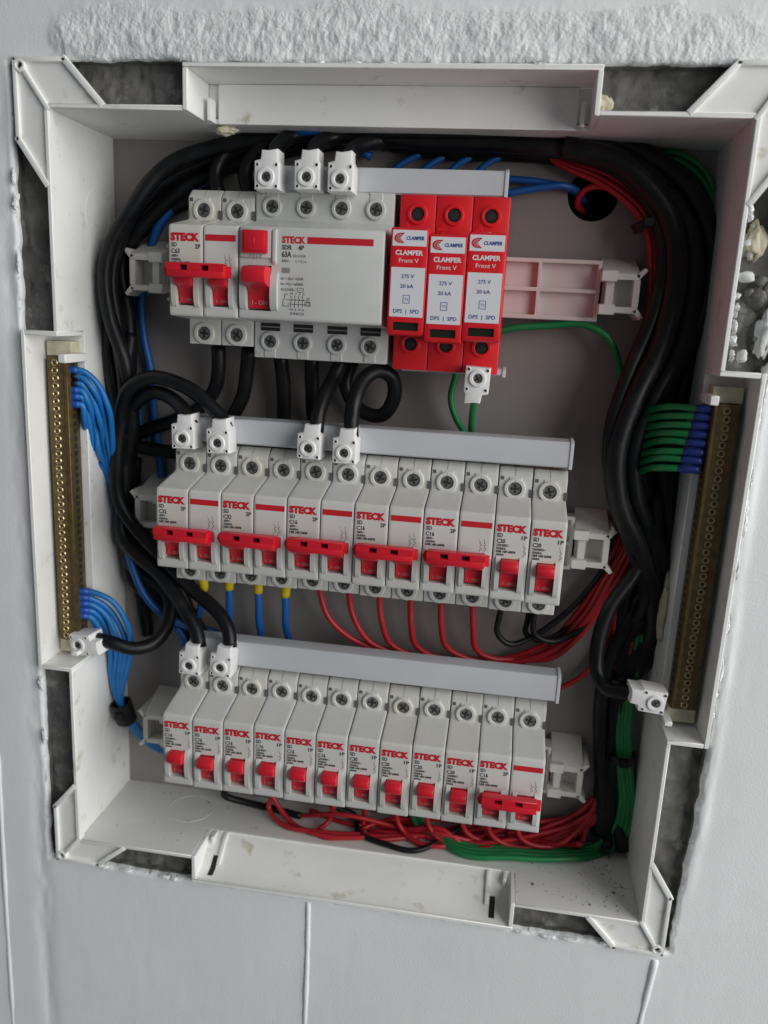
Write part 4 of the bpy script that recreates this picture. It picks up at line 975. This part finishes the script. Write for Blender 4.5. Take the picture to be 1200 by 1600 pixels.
 ('red_wire','red wire hanging down the right side beside the green wires, third from the left','red',1.6,[(254.0,61.0,14.9),(254.2,59.0,-21.7),(255.3,57.0,-51.5),(257.3,56.0,-82.3),(259.7,57.0,-115.0),(261.6,58.0,-140.4),(259.7,58.0,-159.9),(246.3,57.0,-180.1),(226.3,56.0,-191.4),(199.4,53.0,-195.3)],None),
 ('red_wire','red wire hanging down the right side beside the green wires, fourth from the left','red',1.6,[(255.7,61.0,15.1),(257.0,59.0,-21.4),(258.1,57.0,-51.2),(259.4,56.0,-82.1),(261.5,57.0,-114.8),(263.4,58.0,-140.1),(261.2,58.0,-159.7),(246.5,57.0,-182.2),(226.5,56.0,-194.0),(199.4,50.0,-195.5)],None),
 ('red_wire','lone red wire bowing out to the right above the bottom comb cover','red',1.6,[(251.4,61.0,-22.6),(248.6,60.0,-45.6),(244.2,59.0,-65.3),(236.1,58.0,-81.8),(224.4,59.0,-92.6),(210.2,62.0,-99.0)],None),
 ('red_wire','red wire dropping from the third pole of the bottom row','red',1.6,[(45.9,43.0,-165.5),(54.8,46.0,-185.8),(66.8,41.0,-195.7),(83.1,33.0,-195.3),(102.8,34.0,-195.6),(140.9,44.0,-195.6),(179.8,51.0,-195.2),(214.6,59.0,-190.8),(240.4,60.0,-175.9),(255.2,61.0,-153.8),(258.2,62.0,-122.0)],None),
 ('red_wire','red wire dropping from the fourth pole of the bottom row','red',1.6,[(63.5,43.0,-165.5),(50.8,46.0,-191.0),(63.8,37.0,-195.7),(86.6,35.0,-195.2),(140.9,44.0,-195.6),(179.8,51.0,-195.2),(214.6,59.0,-190.8),(240.4,60.0,-175.9),(255.2,61.0,-153.8),(258.2,62.0,-122.0)],None),
 ('red_wire','red wire dropping from the sixth pole of the bottom row','red',1.6,[(98.9,43.0,-165.5),(92.2,44.0,-183.4),(89.3,44.0,-194.2),(84.6,35.0,-195.6),(89.4,32.0,-196.0),(106.6,35.0,-195.7),(140.9,44.0,-195.6),(179.8,51.0,-195.2),(214.6,59.0,-190.8),(240.4,60.0,-175.9),(255.2,61.0,-153.8),(258.2,62.0,-122.0)],None),
 ('red_wire','red wire dropping from the seventh pole of the bottom row','red',1.6,[(116.6,43.0,-165.5),(112.2,48.0,-195.6),(125.0,44.0,-195.4),(156.0,51.0,-195.4),(187.0,60.0,-189.9),(214.6,59.0,-190.8),(240.4,60.0,-175.9),(255.2,61.0,-153.8),(258.2,62.0,-122.0)],None),
 ('red_wire','red wire dropping from the eighth pole of the bottom row','red',1.6,[(134.3,43.0,-165.5),(132.4,43.0,-182.5),(136.8,43.0,-191.5),(147.5,38.0,-195.3),(161.1,38.0,-195.3),(179.9,49.0,-195.6),(202.5,55.0,-186.4),(240.4,60.0,-175.9),(255.2,61.0,-153.8),(258.2,62.0,-122.0)],None),
 ('red_wire','red wire dropping from the ninth pole of the bottom row','red',1.6,[(152.0,43.0,-165.5),(151.4,43.0,-184.0),(155.7,43.0,-191.2),(166.8,40.0,-195.8),(184.1,41.0,-195.5),(203.3,52.0,-195.4),(225.4,55.0,-182.8),(240.4,60.0,-175.9),(255.2,61.0,-153.8),(258.2,62.0,-122.0)],None),
 ('red_wire','red wire dropping from the tenth pole of the bottom row','red',1.6,[(169.8,43.0,-165.5),(173.6,45.0,-186.3),(183.8,48.0,-194.3),(199.4,51.0,-195.7),(218.4,55.0,-190.6),(240.4,60.0,-175.9),(255.2,61.0,-153.8),(258.2,62.0,-122.0)],None),
 ('red_wire','red wire dropping from the eleventh pole of the bottom row','red',1.6,[(187.4,43.0,-165.5),(189.0,44.0,-185.4),(195.3,46.0,-192.4),(209.0,47.0,-195.4),(229.9,53.0,-190.5),(246.0,56.0,-178.1),(258.2,62.0,-122.0)],None),
 ('red_wire','red wire dropping from the last pole of the bottom row','red',1.6,[(205.1,43.0,-165.5),(206.9,44.0,-184.8),(214.4,46.0,-191.6),(228.1,50.0,-193.1),(242.8,55.0,-184.5),(252.8,58.0,-169.6)],None),
 ('red_wire','slack red wire in the tangle under the bottom row, first from the left','red',1.55,[(45.9,55.0,-195.2),(71.5,49.9,-195.5),(98.1,42.2,-186.1),(126.5,46.2,-191.5),(158.3,48.1,-195.7),(179.6,44.7,-195.3),(248.5,58.0,-174.7),(256.1,60.0,-153.1)],None),
 ('red_wire','slack red wire in the tangle under the bottom row, second from the left','red',1.55,[(75.2,56.0,-195.6),(107.5,47.3,-195.8),(132.0,55.6,-195.4),(156.9,42.6,-189.6),(185.6,47.9,-195.7),(214.3,52.6,-195.3),(248.5,58.0,-174.7),(256.1,60.0,-153.1)],None),
 ('red_wire','slack red wire in the tangle under the bottom row, third from the left','red',1.55,[(99.1,56.0,-195.4),(129.0,48.8,-195.8),(158.5,44.4,-188.2),(175.0,43.9,-195.5),(198.6,51.1,-195.6),(217.7,52.5,-194.8),(248.5,58.0,-174.7),(256.1,60.0,-153.1)],None),
 ('red_wire','slack red wire in the tangle under the bottom row, fourth from the left','red',1.55,[(126.2,56.0,-195.2),(157.9,43.7,-195.4),(186.1,46.1,-195.3),(200.9,49.4,-195.2),(230.0,54.8,-194.4),(243.2,52.3,-190.6),(248.5,58.0,-174.7),(256.1,60.0,-153.1)],None),
 ('red_wire','slack red wire in the tangle under the bottom row, fifth from the left','red',1.55,[(148.9,57.0,-195.7),(163.5,41.8,-195.8),(176.7,44.4,-195.6),(191.1,50.8,-195.3),(219.6,53.1,-193.6),(231.3,48.0,-189.4),(248.5,58.0,-174.7),(256.1,60.0,-153.1)],None),
 ('red_wire','slack red wire in the tangle under the bottom row, sixth from the left','red',1.55,[(178.6,57.0,-195.5),(209.7,52.0,-195.6),(227.1,52.8,-193.5),(238.5,49.3,-189.2),(241.8,42.8,-184.1),(244.2,59.3,-195.3),(248.5,58.0,-174.7),(256.1,60.0,-153.1)],None),
 ('red_wire','slack red wire looping wide under the middle of the bottom row','red',1.6,[(179.1,58.0,-189.8),(147.3,55.0,-190.4),(123.6,52.0,-193.4),(111.7,44.0,-195.7),(118.3,36.0,-195.4),(141.0,43.0,-195.8),(171.7,55.0,-195.7),(202.5,57.0,-186.8)],None),
 ('blue_wire','blue wire leaving the top of the left brass bar, first from the top','blue_light',1.7,[(-60.1,19.0,77.6),(-54.5,19.0,77.2),(-50.3,20.0,77.0),(-44.1,24.0,70.6),(-40.1,29.0,55.7),(-41.3,35.0,42.0),(-44.6,44.0,18.5),(-44.0,52.0,-4.4),(-42.4,58.0,-33.9)],('ferrule_blue', 1)),
 ('blue_wire','blue wire leaving the top of the left brass bar, second from the top','blue_light',1.7,[(-60.0,19.0,74.1),(-54.3,19.0,73.8),(-50.4,20.0,73.6),(-44.7,22.0,67.3),(-44.4,32.0,52.3),(-45.2,37.0,37.8),(-46.2,44.0,18.3),(-44.9,52.0,-4.5),(-42.4,58.0,-33.9)],('black', 1)),
 ('blue_wire','blue wire leaving the top of the left brass bar, third from the top','blue_light',1.7,[(-60.0,19.0,70.4),(-54.1,19.0,70.0),(-50.6,20.0,69.8),(-47.4,24.0,63.1),(-45.7,29.0,49.3),(-49.1,39.0,33.2),(-47.8,44.0,18.2),(-45.7,52.0,-4.5),(-42.4,58.0,-33.9)],('black', 1)),
 ('blue_wire','blue wire leaving the top of the left brass bar, fourth from the top','blue_light',1.7,[(-59.9,19.0,66.9),(-53.9,19.0,66.6),(-50.7,20.0,66.4),(-48.0,22.0,59.8),(-50.0,32.0,45.8),(-49.9,35.0,30.0),(-49.4,44.0,18.1),(-46.5,52.0,-4.6),(-42.4,58.0,-33.9)],('ferrule_blue', 1)),
 ('blue_wire','blue wire leaving the top of the left brass bar, fifth from the top','blue_light',1.7,[(-59.8,19.0,63.1),(-53.7,19.0,62.8),(-50.9,20.0,62.6),(-50.7,24.0,55.6),(-51.2,29.0,42.8),(-53.8,37.0,25.3),(-51.0,44.0,18.0),(-47.3,52.0,-4.7),(-42.4,58.0,-33.9)],('ferrule_blue', 1)),
 ('blue_wire','blue wire leaving the top of the left brass bar, sixth from the top','blue_light',1.7,[(-59.8,19.0,58.9),(-53.5,19.0,58.7),(-51.0,20.0,58.4),(-51.3,22.0,51.5),(-55.7,32.0,38.5),(-57.9,39.0,20.2),(-52.6,44.0,17.8),(-48.1,52.0,-4.7),(-42.4,58.0,-33.9)],('ferrule_blue', 1)),
 ('blue_wire','blue wire leaving the foot of the left brass bar, first from the top','blue_light',1.7,[(-60.7,19.0,-48.3),(-57.2,19.0,-48.7),(-51.2,21.0,-49.1),(-40.0,25.0,-55.6),(-32.6,30.0,-72.6),(-33.9,36.0,-89.1),(-39.2,40.0,-107.4),(-44.1,42.0,-125.2),(-43.7,44.0,-138.4),(-38.3,48.0,-151.8),(-28.2,52.0,-163.1),(-10.9,57.0,-171.3),(7.5,60.0,-172.8)],('ferrule_blue', 1)),
 ('blue_wire','blue wire leaving the foot of the left brass bar, second from the top','blue_light',1.7,[(-60.9,19.0,-52.2),(-57.3,19.0,-52.6),(-51.3,21.0,-53.0),(-43.2,27.0,-60.6),(-37.9,33.0,-77.2),(-37.2,36.0,-89.4),(-41.8,40.0,-107.7),(-44.9,42.0,-125.3),(-42.9,44.0,-138.3),(-37.0,48.0,-151.7),(-27.3,52.0,-161.6),(-10.9,57.0,-169.5),(7.5,60.0,-170.9)],('ferrule_blue', 1)),
 ('blue_wire','blue wire leaving the foot of the left brass bar, third from the top','blue_light',1.7,[(-61.0,19.0,-56.1),(-57.5,19.0,-56.5),(-51.5,21.0,-57.0),(-44.3,25.0,-64.0),(-40.1,30.0,-79.1),(-40.5,36.0,-89.8),(-44.3,40.0,-108.0),(-45.8,42.0,-125.4),(-42.0,44.0,-138.2),(-35.7,48.0,-151.5),(-26.4,52.0,-160.1),(-10.9,57.0,-167.6),(7.5,60.0,-169.1)],('ferrule_blue', 1)),
 ('blue_wire','blue wire leaving the foot of the left brass bar, fourth from the top','blue_light',1.7,[(-61.2,19.0,-60.0),(-57.6,19.0,-60.5),(-51.6,21.0,-60.9),(-47.5,27.0,-69.1),(-45.4,33.0,-83.8),(-43.8,36.0,-90.2),(-46.8,40.0,-108.3),(-46.6,42.0,-125.5),(-41.1,44.0,-138.1),(-34.4,48.0,-151.3),(-25.5,52.0,-158.6),(-10.8,57.0,-165.8),(7.5,60.0,-167.2)],('ferrule_blue', 1)),
 ('blue_wire','blue wire leaving the foot of the left brass bar, fifth from the top','blue_light',1.7,[(-61.4,19.0,-63.6),(-57.8,19.0,-64.0),(-51.7,21.0,-64.5),(-48.6,25.0,-72.0),(-47.6,30.0,-85.3),(-47.1,36.0,-90.6),(-49.3,40.0,-108.6),(-47.5,42.0,-125.6),(-40.3,44.0,-138.0),(-33.1,48.0,-151.1),(-24.6,52.0,-157.1),(-10.8,57.0,-163.9),(7.5,60.0,-165.4)],('ferrule_blue', 1)),
 ('blue_wire','blue wire with a yellow sleeve under the first pole of the middle row','blue',2.2,[(8.8,36.0,-35.0),(11.6,36.0,-40.7),(10.4,40.0,-49.6),(6.4,48.0,-60.8),(-0.5,54.0,-74.1),(-13.5,60.0,-86.3)],('yellow', 1)),
 ('blue_wire','blue wire with a yellow sleeve under the second pole of the middle row','blue',2.2,[(26.5,41.0,-35.5),(25.4,42.0,-44.4),(25.5,43.0,-55.1),(24.5,46.0,-65.9),(24.1,53.0,-83.6),(25.2,60.0,-103.4)],('yellow', 1)),
 ('blue_wire','blue wire with a yellow sleeve under the third pole of the middle row','blue',2.2,[(44.2,41.0,-35.5),(43.0,42.0,-45.0),(43.2,43.0,-55.2),(42.4,46.0,-65.7),(42.4,53.0,-81.5),(43.8,60.0,-101.2)],('yellow', 1)),
 ('blue_wire','blue wire with a yellow sleeve under the fourth pole of the middle row','blue',2.2,[(61.9,41.0,-35.5),(59.2,42.0,-45.7),(59.5,43.0,-55.5),(58.9,46.0,-65.5),(59.2,53.0,-79.6),(61.0,60.0,-99.2)],('yellow', 1)),
 ('blue_wire','blue wire curving down behind the left end of the top row','blue',2.6,[(7.0,62.0,180.7),(-9.0,60.0,171.0),(-21.4,58.0,157.6),(-29.4,58.0,136.7),(-33.0,58.0,112.0),(-31.8,58.0,94.1),(-29.1,60.0,77.7),(-29.3,62.9,53.1),(-25.8,62.9,22.5),(-21.3,62.9,-8.9),(-6.0,62.9,-48.5)],None),
 ('blue_wire','second blue wire curving beside the left end of the top row','blue',1.8,[(10.3,63.0,175.9),(-4.2,62.0,172.1),(-18.1,61.0,161.4),(-29.2,62.0,142.3),(-38.0,61.0,122.5),(-41.9,62.0,97.2),(-40.3,63.0,67.6),(-35.8,63.0,29.6)],None),
 ('blue_wire','blue wire sweeping under the black bundle towards the bottom row','blue',2.4,[(-48.0,54.0,6.7),(-44.1,50.0,-11.9),(-38.6,46.0,-34.3),(-30.9,46.0,-53.8),(-20.6,48.0,-67.8),(-7.9,52.0,-76.2),(6.2,58.0,-81.2),(19.4,62.0,-87.7)],None),
 ('blue_wire','blue wire passing behind the left connector of the bottom row','blue',2.4,[(-19.2,56.0,-72.6),(-10.9,54.0,-81.5),(-6.4,55.0,-92.0),(-4.8,59.0,-110.9),(-1.8,62.0,-129.6)],None),
 ('blue_wire','blue wire crossing behind the top comb cover, first from the left','blue',1.8,[(100.5,60.0,177.8),(110.5,58.0,189.8),(120.1,59.0,196.1),(132.9,62.0,202.6)],None),
 ('blue_wire','blue wire crossing behind the top comb cover, second from the left','blue',1.8,[(115.9,60.0,178.2),(125.7,58.0,190.1),(135.2,59.0,196.4),(147.9,62.0,202.8)],None),
 ('blue_wire','blue wire crossing behind the top comb cover, third from the left','blue',1.8,[(131.3,60.0,178.6),(140.7,58.0,190.4),(150.2,59.0,196.7),(162.8,62.0,203.1)],None),
 ('blue_wire','blue wire crossing behind the top comb cover, fourth from the left','blue',1.8,[(146.4,60.0,179.0),(155.6,58.0,190.8),(165.0,59.0,197.0),(177.5,62.0,203.4)],None),
 ('blue_wire','blue wire running right from the top comb cover into the round hole','blue',1.9,[(138.2,58.0,178.5),(164.9,57.0,178.1),(181.0,57.0,181.3),(197.1,58.0,183.1),(205.8,64.0,181.1),(209.0,72.0,178.6)],None),
 ('blue_wire','second blue wire running right from the top comb cover towards the red bundle','blue',1.8,[(134.1,60.0,186.6),(164.3,60.0,185.7),(184.0,60.0,185.0),(200.7,62.0,182.0),(210.1,72.0,177.7)],None),
 ('blue_wire','bright blue wire peeping between black cables above the connectors','blue',2.4,[(54.8,45.0,200.8),(66.2,40.0,203.2),(74.1,42.0,202.9),(83.4,54.0,201.0),(96.2,60.0,195.2)],None),
 ('green_wire','green wire entering the connector under the red surge protectors','green',1.8,[(162.3,20.0,79.4),(161.3,24.0,73.2),(160.2,36.0,63.0),(159.9,50.0,49.2),(161.9,60.0,29.7)],None),
 ('green_wire','green wire curving down beside the connector under the red surge protectors','green',1.8,[(150.0,48.0,93.0),(149.4,50.0,83.3),(147.6,51.0,72.8),(150.7,53.0,62.3),(156.9,57.0,51.6),(162.0,61.0,36.9)],None),
 ('green_wire','green wire arching below the empty rail and down to the right','green',1.9,[(164.0,57.0,105.9),(177.2,56.0,111.0),(197.1,54.0,113.3),(215.1,52.0,114.2),(227.1,52.0,108.2),(234.3,53.0,94.8),(237.6,55.0,76.4),(238.7,59.0,53.5),(245.7,62.0,28.6)],None),
 ('green_wire','green wire with a blue sleeve on the right brass bar, first from the top','green',1.75,[(278.1,19.0,77.4),(273.9,19.0,77.4),(268.8,20.0,77.3),(259.6,25.0,76.9),(251.8,32.0,74.7),(246.5,44.0,69.2),(253.9,56.0,52.6),(261.4,60.0,9.6)],('ferrule_navy', 1)),
 ('green_wire','green wire with a blue sleeve on the right brass bar, second from the top','green',1.75,[(277.4,19.0,73.2),(273.3,19.0,73.2),(268.1,20.0,73.1),(258.9,25.0,72.3),(251.8,32.0,70.4),(246.7,44.0,64.8),(253.8,56.0,47.9),(261.7,60.0,6.9)],('ferrule_navy', 1)),
 ('green_wire','green wire with a blue sleeve on the right brass bar, third from the top','green',1.75,[(276.8,19.0,69.0),(272.7,19.0,69.0),(267.5,20.0,68.9),(258.2,25.0,68.3),(251.7,32.0,66.1),(246.9,44.0,60.3),(253.7,56.0,43.2),(262.1,60.0,4.2)],('ferrule_navy', 1)),
 ('green_wire','green wire with a blue sleeve on the right brass bar, fourth from the top','green',1.75,[(276.2,19.0,64.8),(272.0,19.0,64.8),(266.9,20.0,64.6),(257.6,25.0,63.6),(251.6,32.0,61.7),(247.1,44.0,55.8),(253.6,56.0,38.5),(262.4,60.0,1.5)],('ferrule_navy', 1)),
 ('green_wire','green wire with a blue sleeve on the right brass bar, fifth from the top','green',1.75,[(275.6,19.0,60.5),(271.4,19.0,60.5),(266.2,20.0,60.3),(256.9,25.0,59.6),(251.5,32.0,57.3),(247.3,44.0,51.2),(253.5,56.0,33.7),(262.7,60.0,-1.2)],('ferrule_navy', 1)),
 ('green_wire','green wire with a blue sleeve on the right brass bar, sixth from the top','green',1.75,[(275.0,19.0,56.2),(270.8,19.0,56.2),(265.6,20.0,56.0),(256.2,25.0,54.9),(251.4,32.0,52.9),(247.5,44.0,46.7),(253.4,56.0,28.9),(263.0,60.0,-3.9)],('ferrule_navy', 1)),
 ('green_wire','green wire with a blue sleeve on the right brass bar, seventh from the top','green',1.75,[(274.4,19.0,51.9),(270.1,19.0,51.9),(264.9,20.0,51.7),(255.5,25.0,50.9),(251.3,32.0,48.4),(247.7,44.0,42.1),(253.2,56.0,24.1),(263.4,60.0,-6.6)],('ferrule_navy', 1)),
 ('green_wire','green wire with a blue sleeve on the right brass bar, eighth from the top','green',1.75,[(273.7,19.0,47.6),(269.5,19.0,47.6),(264.2,20.0,47.4),(254.8,25.0,46.1),(251.2,32.0,44.0),(247.9,44.0,37.5),(253.1,56.0,19.3),(263.7,60.0,-9.3)],('ferrule_navy', 1)),
 ('green_wire','green wire running down the right side and along the bottom, first from the outside','green',1.8,[(268.9,60.0,-9.3),(265.7,58.0,-43.0),(263.8,56.0,-73.6),(263.9,56.0,-105.7),(266.9,56.0,-134.3),(271.3,56.0,-159.1),(271.0,57.0,-181.5),(261.2,56.0,-195.6),(237.2,42.0,-195.1),(203.2,36.0,-195.0),(173.0,34.0,-195.4),(152.0,50.0,-192.0),(140.0,60.0,-176.0)],None),
 ('green_wire','green wire running down the right side and along the bottom, second from the outside','green',1.8,[(265.8,60.0,-9.6),(262.6,58.0,-43.4),(261.3,56.0,-73.9),(261.8,56.0,-106.0),(264.7,56.0,-134.6),(269.1,56.0,-159.4),(268.6,57.0,-180.1),(259.7,57.0,-194.8),(237.4,45.0,-195.1),(203.2,39.0,-195.0),(172.8,37.0,-195.4),(149.0,50.0,-191.0),(140.0,60.0,-176.0)],None),
 ('green_wire','green wire running down the right side and along the bottom, third from the outside','green',1.8,[(262.7,60.0,-9.9),(259.5,58.0,-43.7),(258.8,56.0,-74.2),(259.6,56.0,-106.3),(262.6,56.0,-134.9),(266.9,56.0,-159.7),(266.2,57.0,-178.7),(258.0,57.0,-193.3),(237.6,48.0,-195.0),(203.3,43.0,-195.6),(172.6,40.0,-195.3),(146.0,50.0,-190.0),(140.0,60.0,-176.0)],None),
 ('green_wire','green wire running down the right side and along the bottom, fourth from the outside','green',1.8,[(259.6,60.0,-10.2),(256.3,58.0,-44.0),(256.4,56.0,-74.5),(257.5,56.0,-106.6),(260.4,56.0,-135.2),(264.7,56.0,-160.1),(263.8,57.0,-177.4),(256.3,57.0,-191.8),(238.0,52.0,-195.6),(203.3,46.0,-195.6),(172.4,43.0,-195.3),(143.0,50.0,-189.0),(140.0,60.0,-176.0)],None),
 ('green_wire','green wire in the upper right corner behind the black bundle, upper one','green',1.6,[(243.5,63.9,201.0),(252.5,61.0,200.0),(265.8,60.0,191.1),(275.0,60.0,173.2),(278.5,61.0,145.5),(276.8,62.0,113.3),(273.3,63.0,79.6)],None),
 ('green_wire','green wire in the upper right corner behind the black bundle, lower one','green',1.6,[(243.9,63.9,198.0),(252.9,61.0,196.4),(266.4,60.0,186.9),(275.5,60.0,170.2),(278.5,61.0,145.5),(276.8,62.0,113.3),(273.3,63.0,79.6)],None),
]
TIES = [
 ((239.3,49.0,164.7),(0.5, 0, -1),8.5,'black cable tie binding the red wires in the upper right'),
 ((-43.1,43.0,-135.2),(0.2, 0.2, -1),7.5,'black tape binding the blue wires in the lower left'),
 ((262.2,56.0,-131.6),(0.05, 0, -1),9.5,'black cable tie round the green and red wires beside the bottom rail'),
 ((259.0,57.0,-192.0),(1, 0, -0.1),6.5,'black cable tie round the green wires in the lower right corner'),
 ((256.7,56.0,-83.2),(0.1, 0, -1),10.5,'black cable tie round the wires beside the right-hand connector'),
]

SL = {'blue_light': None}
for nm, label, m, r, pts, fer in WIRES:
    bm = bmesh.new()
    P = catmull(pts, 2.2 if r < 3 else 3.0)
    ph = [random.uniform(0, 6.28) for _ in range(6)]
    amp = .35 if r > 3 else .3
    P = [p + Vector((math.sin(.11 * k + ph[0]) + .5 * math.sin(.37 * k + ph[1]), math.sin(.13 * k + ph[2]) * .6, math.sin(.12 * k + ph[3]) + .5 * math.sin(.41 * k + ph[4]))) * amp * min(1, k / 6, (len(P) - 1 - k) / 6) for k, p in enumerate(P)]
    tube(bm, P, r, 12 if r > 3 else 9)
    o = obj(nm, bm, m, None, (0, 0, 0), 80)
    tag(o, label, 'cable' if r > 3 else 'wire', {'black': 'black cables' if r > 3 else 'thin black wires'}.get(m, m.split('_')[0] + ' wires'))
    if fer:
        fm = fer[0]
        n = 2 if m != 'green' else 2
        L = 0; Q = [P[0]]
        for a, b in zip(P, P[1:]):
            L += (b - a).length; Q.append(b)
            if L > (7.5 if m != 'blue' else 11.5): break
        bm = bmesh.new(); tube(bm, Q, lambda t: r + (.85 if m == 'blue' else .55) - .3 * t, 10)
        obj('sleeve', bm, fm, o, (0, 0, 0), 50)
for c, d, r, label in TIES:
    bm = bmesh.new()
    d = Vector(d).normalized(); u = d.orthogonal().normalized(); v = d.cross(u)
    wd = 2.4 if 'tape' not in label else 7.0
    n = 22
    prof = [(-wd, .0), (-wd, .9), (wd, .9), (wd, .0)]
    rows = []
    for k in range(n):
        a = 2 * math.pi * k / n
        rr = r * (.72 + .05 * math.sin(3 * a))
        rad = u * math.cos(a) + v * math.sin(a)
        rows.append([bm.verts.new(rad * (rr + q[1]) + d * q[0]) for q in prof])
    for k in range(n):
        a, b = rows[k], rows[(k + 1) % n]
        for j in range(4): bm.faces.new((a[j], a[(j + 1) % 4], b[(j + 1) % 4], b[j]))
    bmesh.ops.recalc_face_normals(bm, faces=bm.faces)
    hd = bmesh.new()
    o = tag(obj('cable_tie', bm, 'black', None, c, 50), label, 'cable tie', 'black ties and tape')
    e = Vector((0, -1, 0)) * r * .8
    box(hd, e.x - 2.6, e.x + 2.6, e.y - 2.4, e.y + 1.2, e.z - 2.2, e.z + 2.2, .4)
    obj('tie_head', hd, 'black', o)

# ------------------------------------------------------------------ dust, crumbs and filler smears
def debris():
    rnd = random.Random(21)
    V = []; F = []
    def crumb(x, y, z, r):
        b = len(V)
        for k in range(6):
            d = [(1, 0, 0), (-1, 0, 0), (0, 1, 0), (0, -1, 0), (0, 0, 1), (0, 0, -1)][k]
            q = r * rnd.uniform(.5, 1.3)
            V.append(((x + d[0] * q) * S, (y + d[1] * q) * S, (z + d[2] * q * .55) * S))
        for a, c in ((0, 2), (2, 1), (1, 3), (3, 0)):
            F.append((b + a, b + c, b + 4)); F.append((b + c, b + a, b + 5))
    for k in range(260):
        t = rnd.random()
        x = 268 - abs(rnd.gauss(0, 24)) if t < .6 else rnd.uniform(-45, 268)
        y = rnd.uniform(6, 62) if t < .85 else rnd.uniform(50, 64)
        if x > 271 or x < -50: continue
        if 18 < x < 205 and y < 29: continue
        crumb(x, y, ZB + .25, rnd.uniform(.2, 1.0) * (1.5 if rnd.random() < .1 else .6))
    for k in range(60):
        crumb(rnd.uniform(24, 200), rnd.uniform(3, 25), ZB - 15.0, rnd.uniform(.15, .6))
    me = bpy.data.meshes.new('debris'); me.from_pydata(V, [], F); me.materials.append(M['crumb_dark'])
    o = link('debris', me); o['kind'] = 'stuff'; o['label'] = 'dark mortar crumbs scattered on the floor of the box'; o['category'] = 'debris'
M['crumb_dark'] = mat('dark_crumbs', (0.17, 0.16, 0.14), 0.9, var=0.5, vscale=300)
debris()
def smear(x, z, w, h, y, seed, ang=0):
    """ragged dab of filler stuck over an edge"""
    rnd = random.Random(seed)
    bm = bmesh.new(); n = 22
    rim = []; mid = []
    ca, sa = math.cos(ang), math.sin(ang)
    for k in range(n):
        a = 2 * math.pi * k / n; q = .72 + .5 * rnd.random()
        u, v = w * math.cos(a) * q, h * math.sin(a) * q
        rim.append(bm.verts.new((x + u * ca - v * sa, y + .9, z + u * sa + v * ca)))
        p = .55 + .2 * rnd.random()
        mid.append(bm.verts.new((x + (u * ca - v * sa) * p, y - .2 - .5 * rnd.random(), z + (u * sa + v * ca) * p)))
    c = bm.verts.new((x, y - .5, z))
    for k in range(n):
        j = (k + 1) % n
        bm.faces.new((rim[k], rim[j], mid[j], mid[k])); bm.faces.new((mid[k], mid[j], c))
    bmesh.ops.recalc_face_normals(bm, faces=bm.faces)
    o = obj('filler_smear', bm, 'plaster', wall, angle=70)
rnd = random.Random(5)
for k in range(15):      # along the right-hand flange
    z = rnd.uniform(-85, 92); smear(292.6 + rnd.uniform(-.6, 1.2), z, rnd.uniform(.8, 1.9), rnd.uniform(2, 7), .8, 100 + k, rnd.uniform(-.15, .15))
for k in range(9):       # right-hand wall, below and above the channel
    z = rnd.uniform(100, 170); smear(275.6 + rnd.uniform(0, 1.5), z, rnd.uniform(.7, 1.6), rnd.uniform(1.5, 5), 1.4, 200 + k)
for k in range(9):       # lower edge
    x = rnd.choice([rnd.uniform(-60, 14), rnd.uniform(208, 270)]); smear(x, -216.3 + rnd.uniform(-.8, .8), rnd.uniform(2, 6), rnd.uniform(.7, 1.5), 1.2, 300 + k)
for k in range(8):       # top edge of the upper channel
    x = rnd.uniform(20, 204); smear(x, 223.2, rnd.uniform(2, 6), rnd.uniform(.6, 1.2), .4, 400 + k)
for k in range(6):       # left edge
    z = rnd.choice([rnd.uniform(105, 180), rnd.uniform(-160, -96)]); smear(-72.6 + rnd.uniform(-1, .6), z, rnd.uniform(.8, 1.8), rnd.uniform(2, 6), 1.6, 500 + k)

rnd = random.Random(8)
for k in range(16):      # crumbs in the broken wall at the upper right
    z = rnd.uniform(101, 172)
    lump('plaster_crumb', (rnd.uniform(277, 298), rnd.uniform(5, 10.5), z), rnd.uniform(1.0, 4.6), rnd.choice(['crumb', 'rubble', 'rubble', 'mortar', 'rubble']),
         'small pale crumb stuck in the broken wall at the upper right', 'crumb', (rnd.uniform(.7, 1.3), .8, rnd.uniform(.7, 1.4)), 40 + k, 'crumbs in the broken wall')
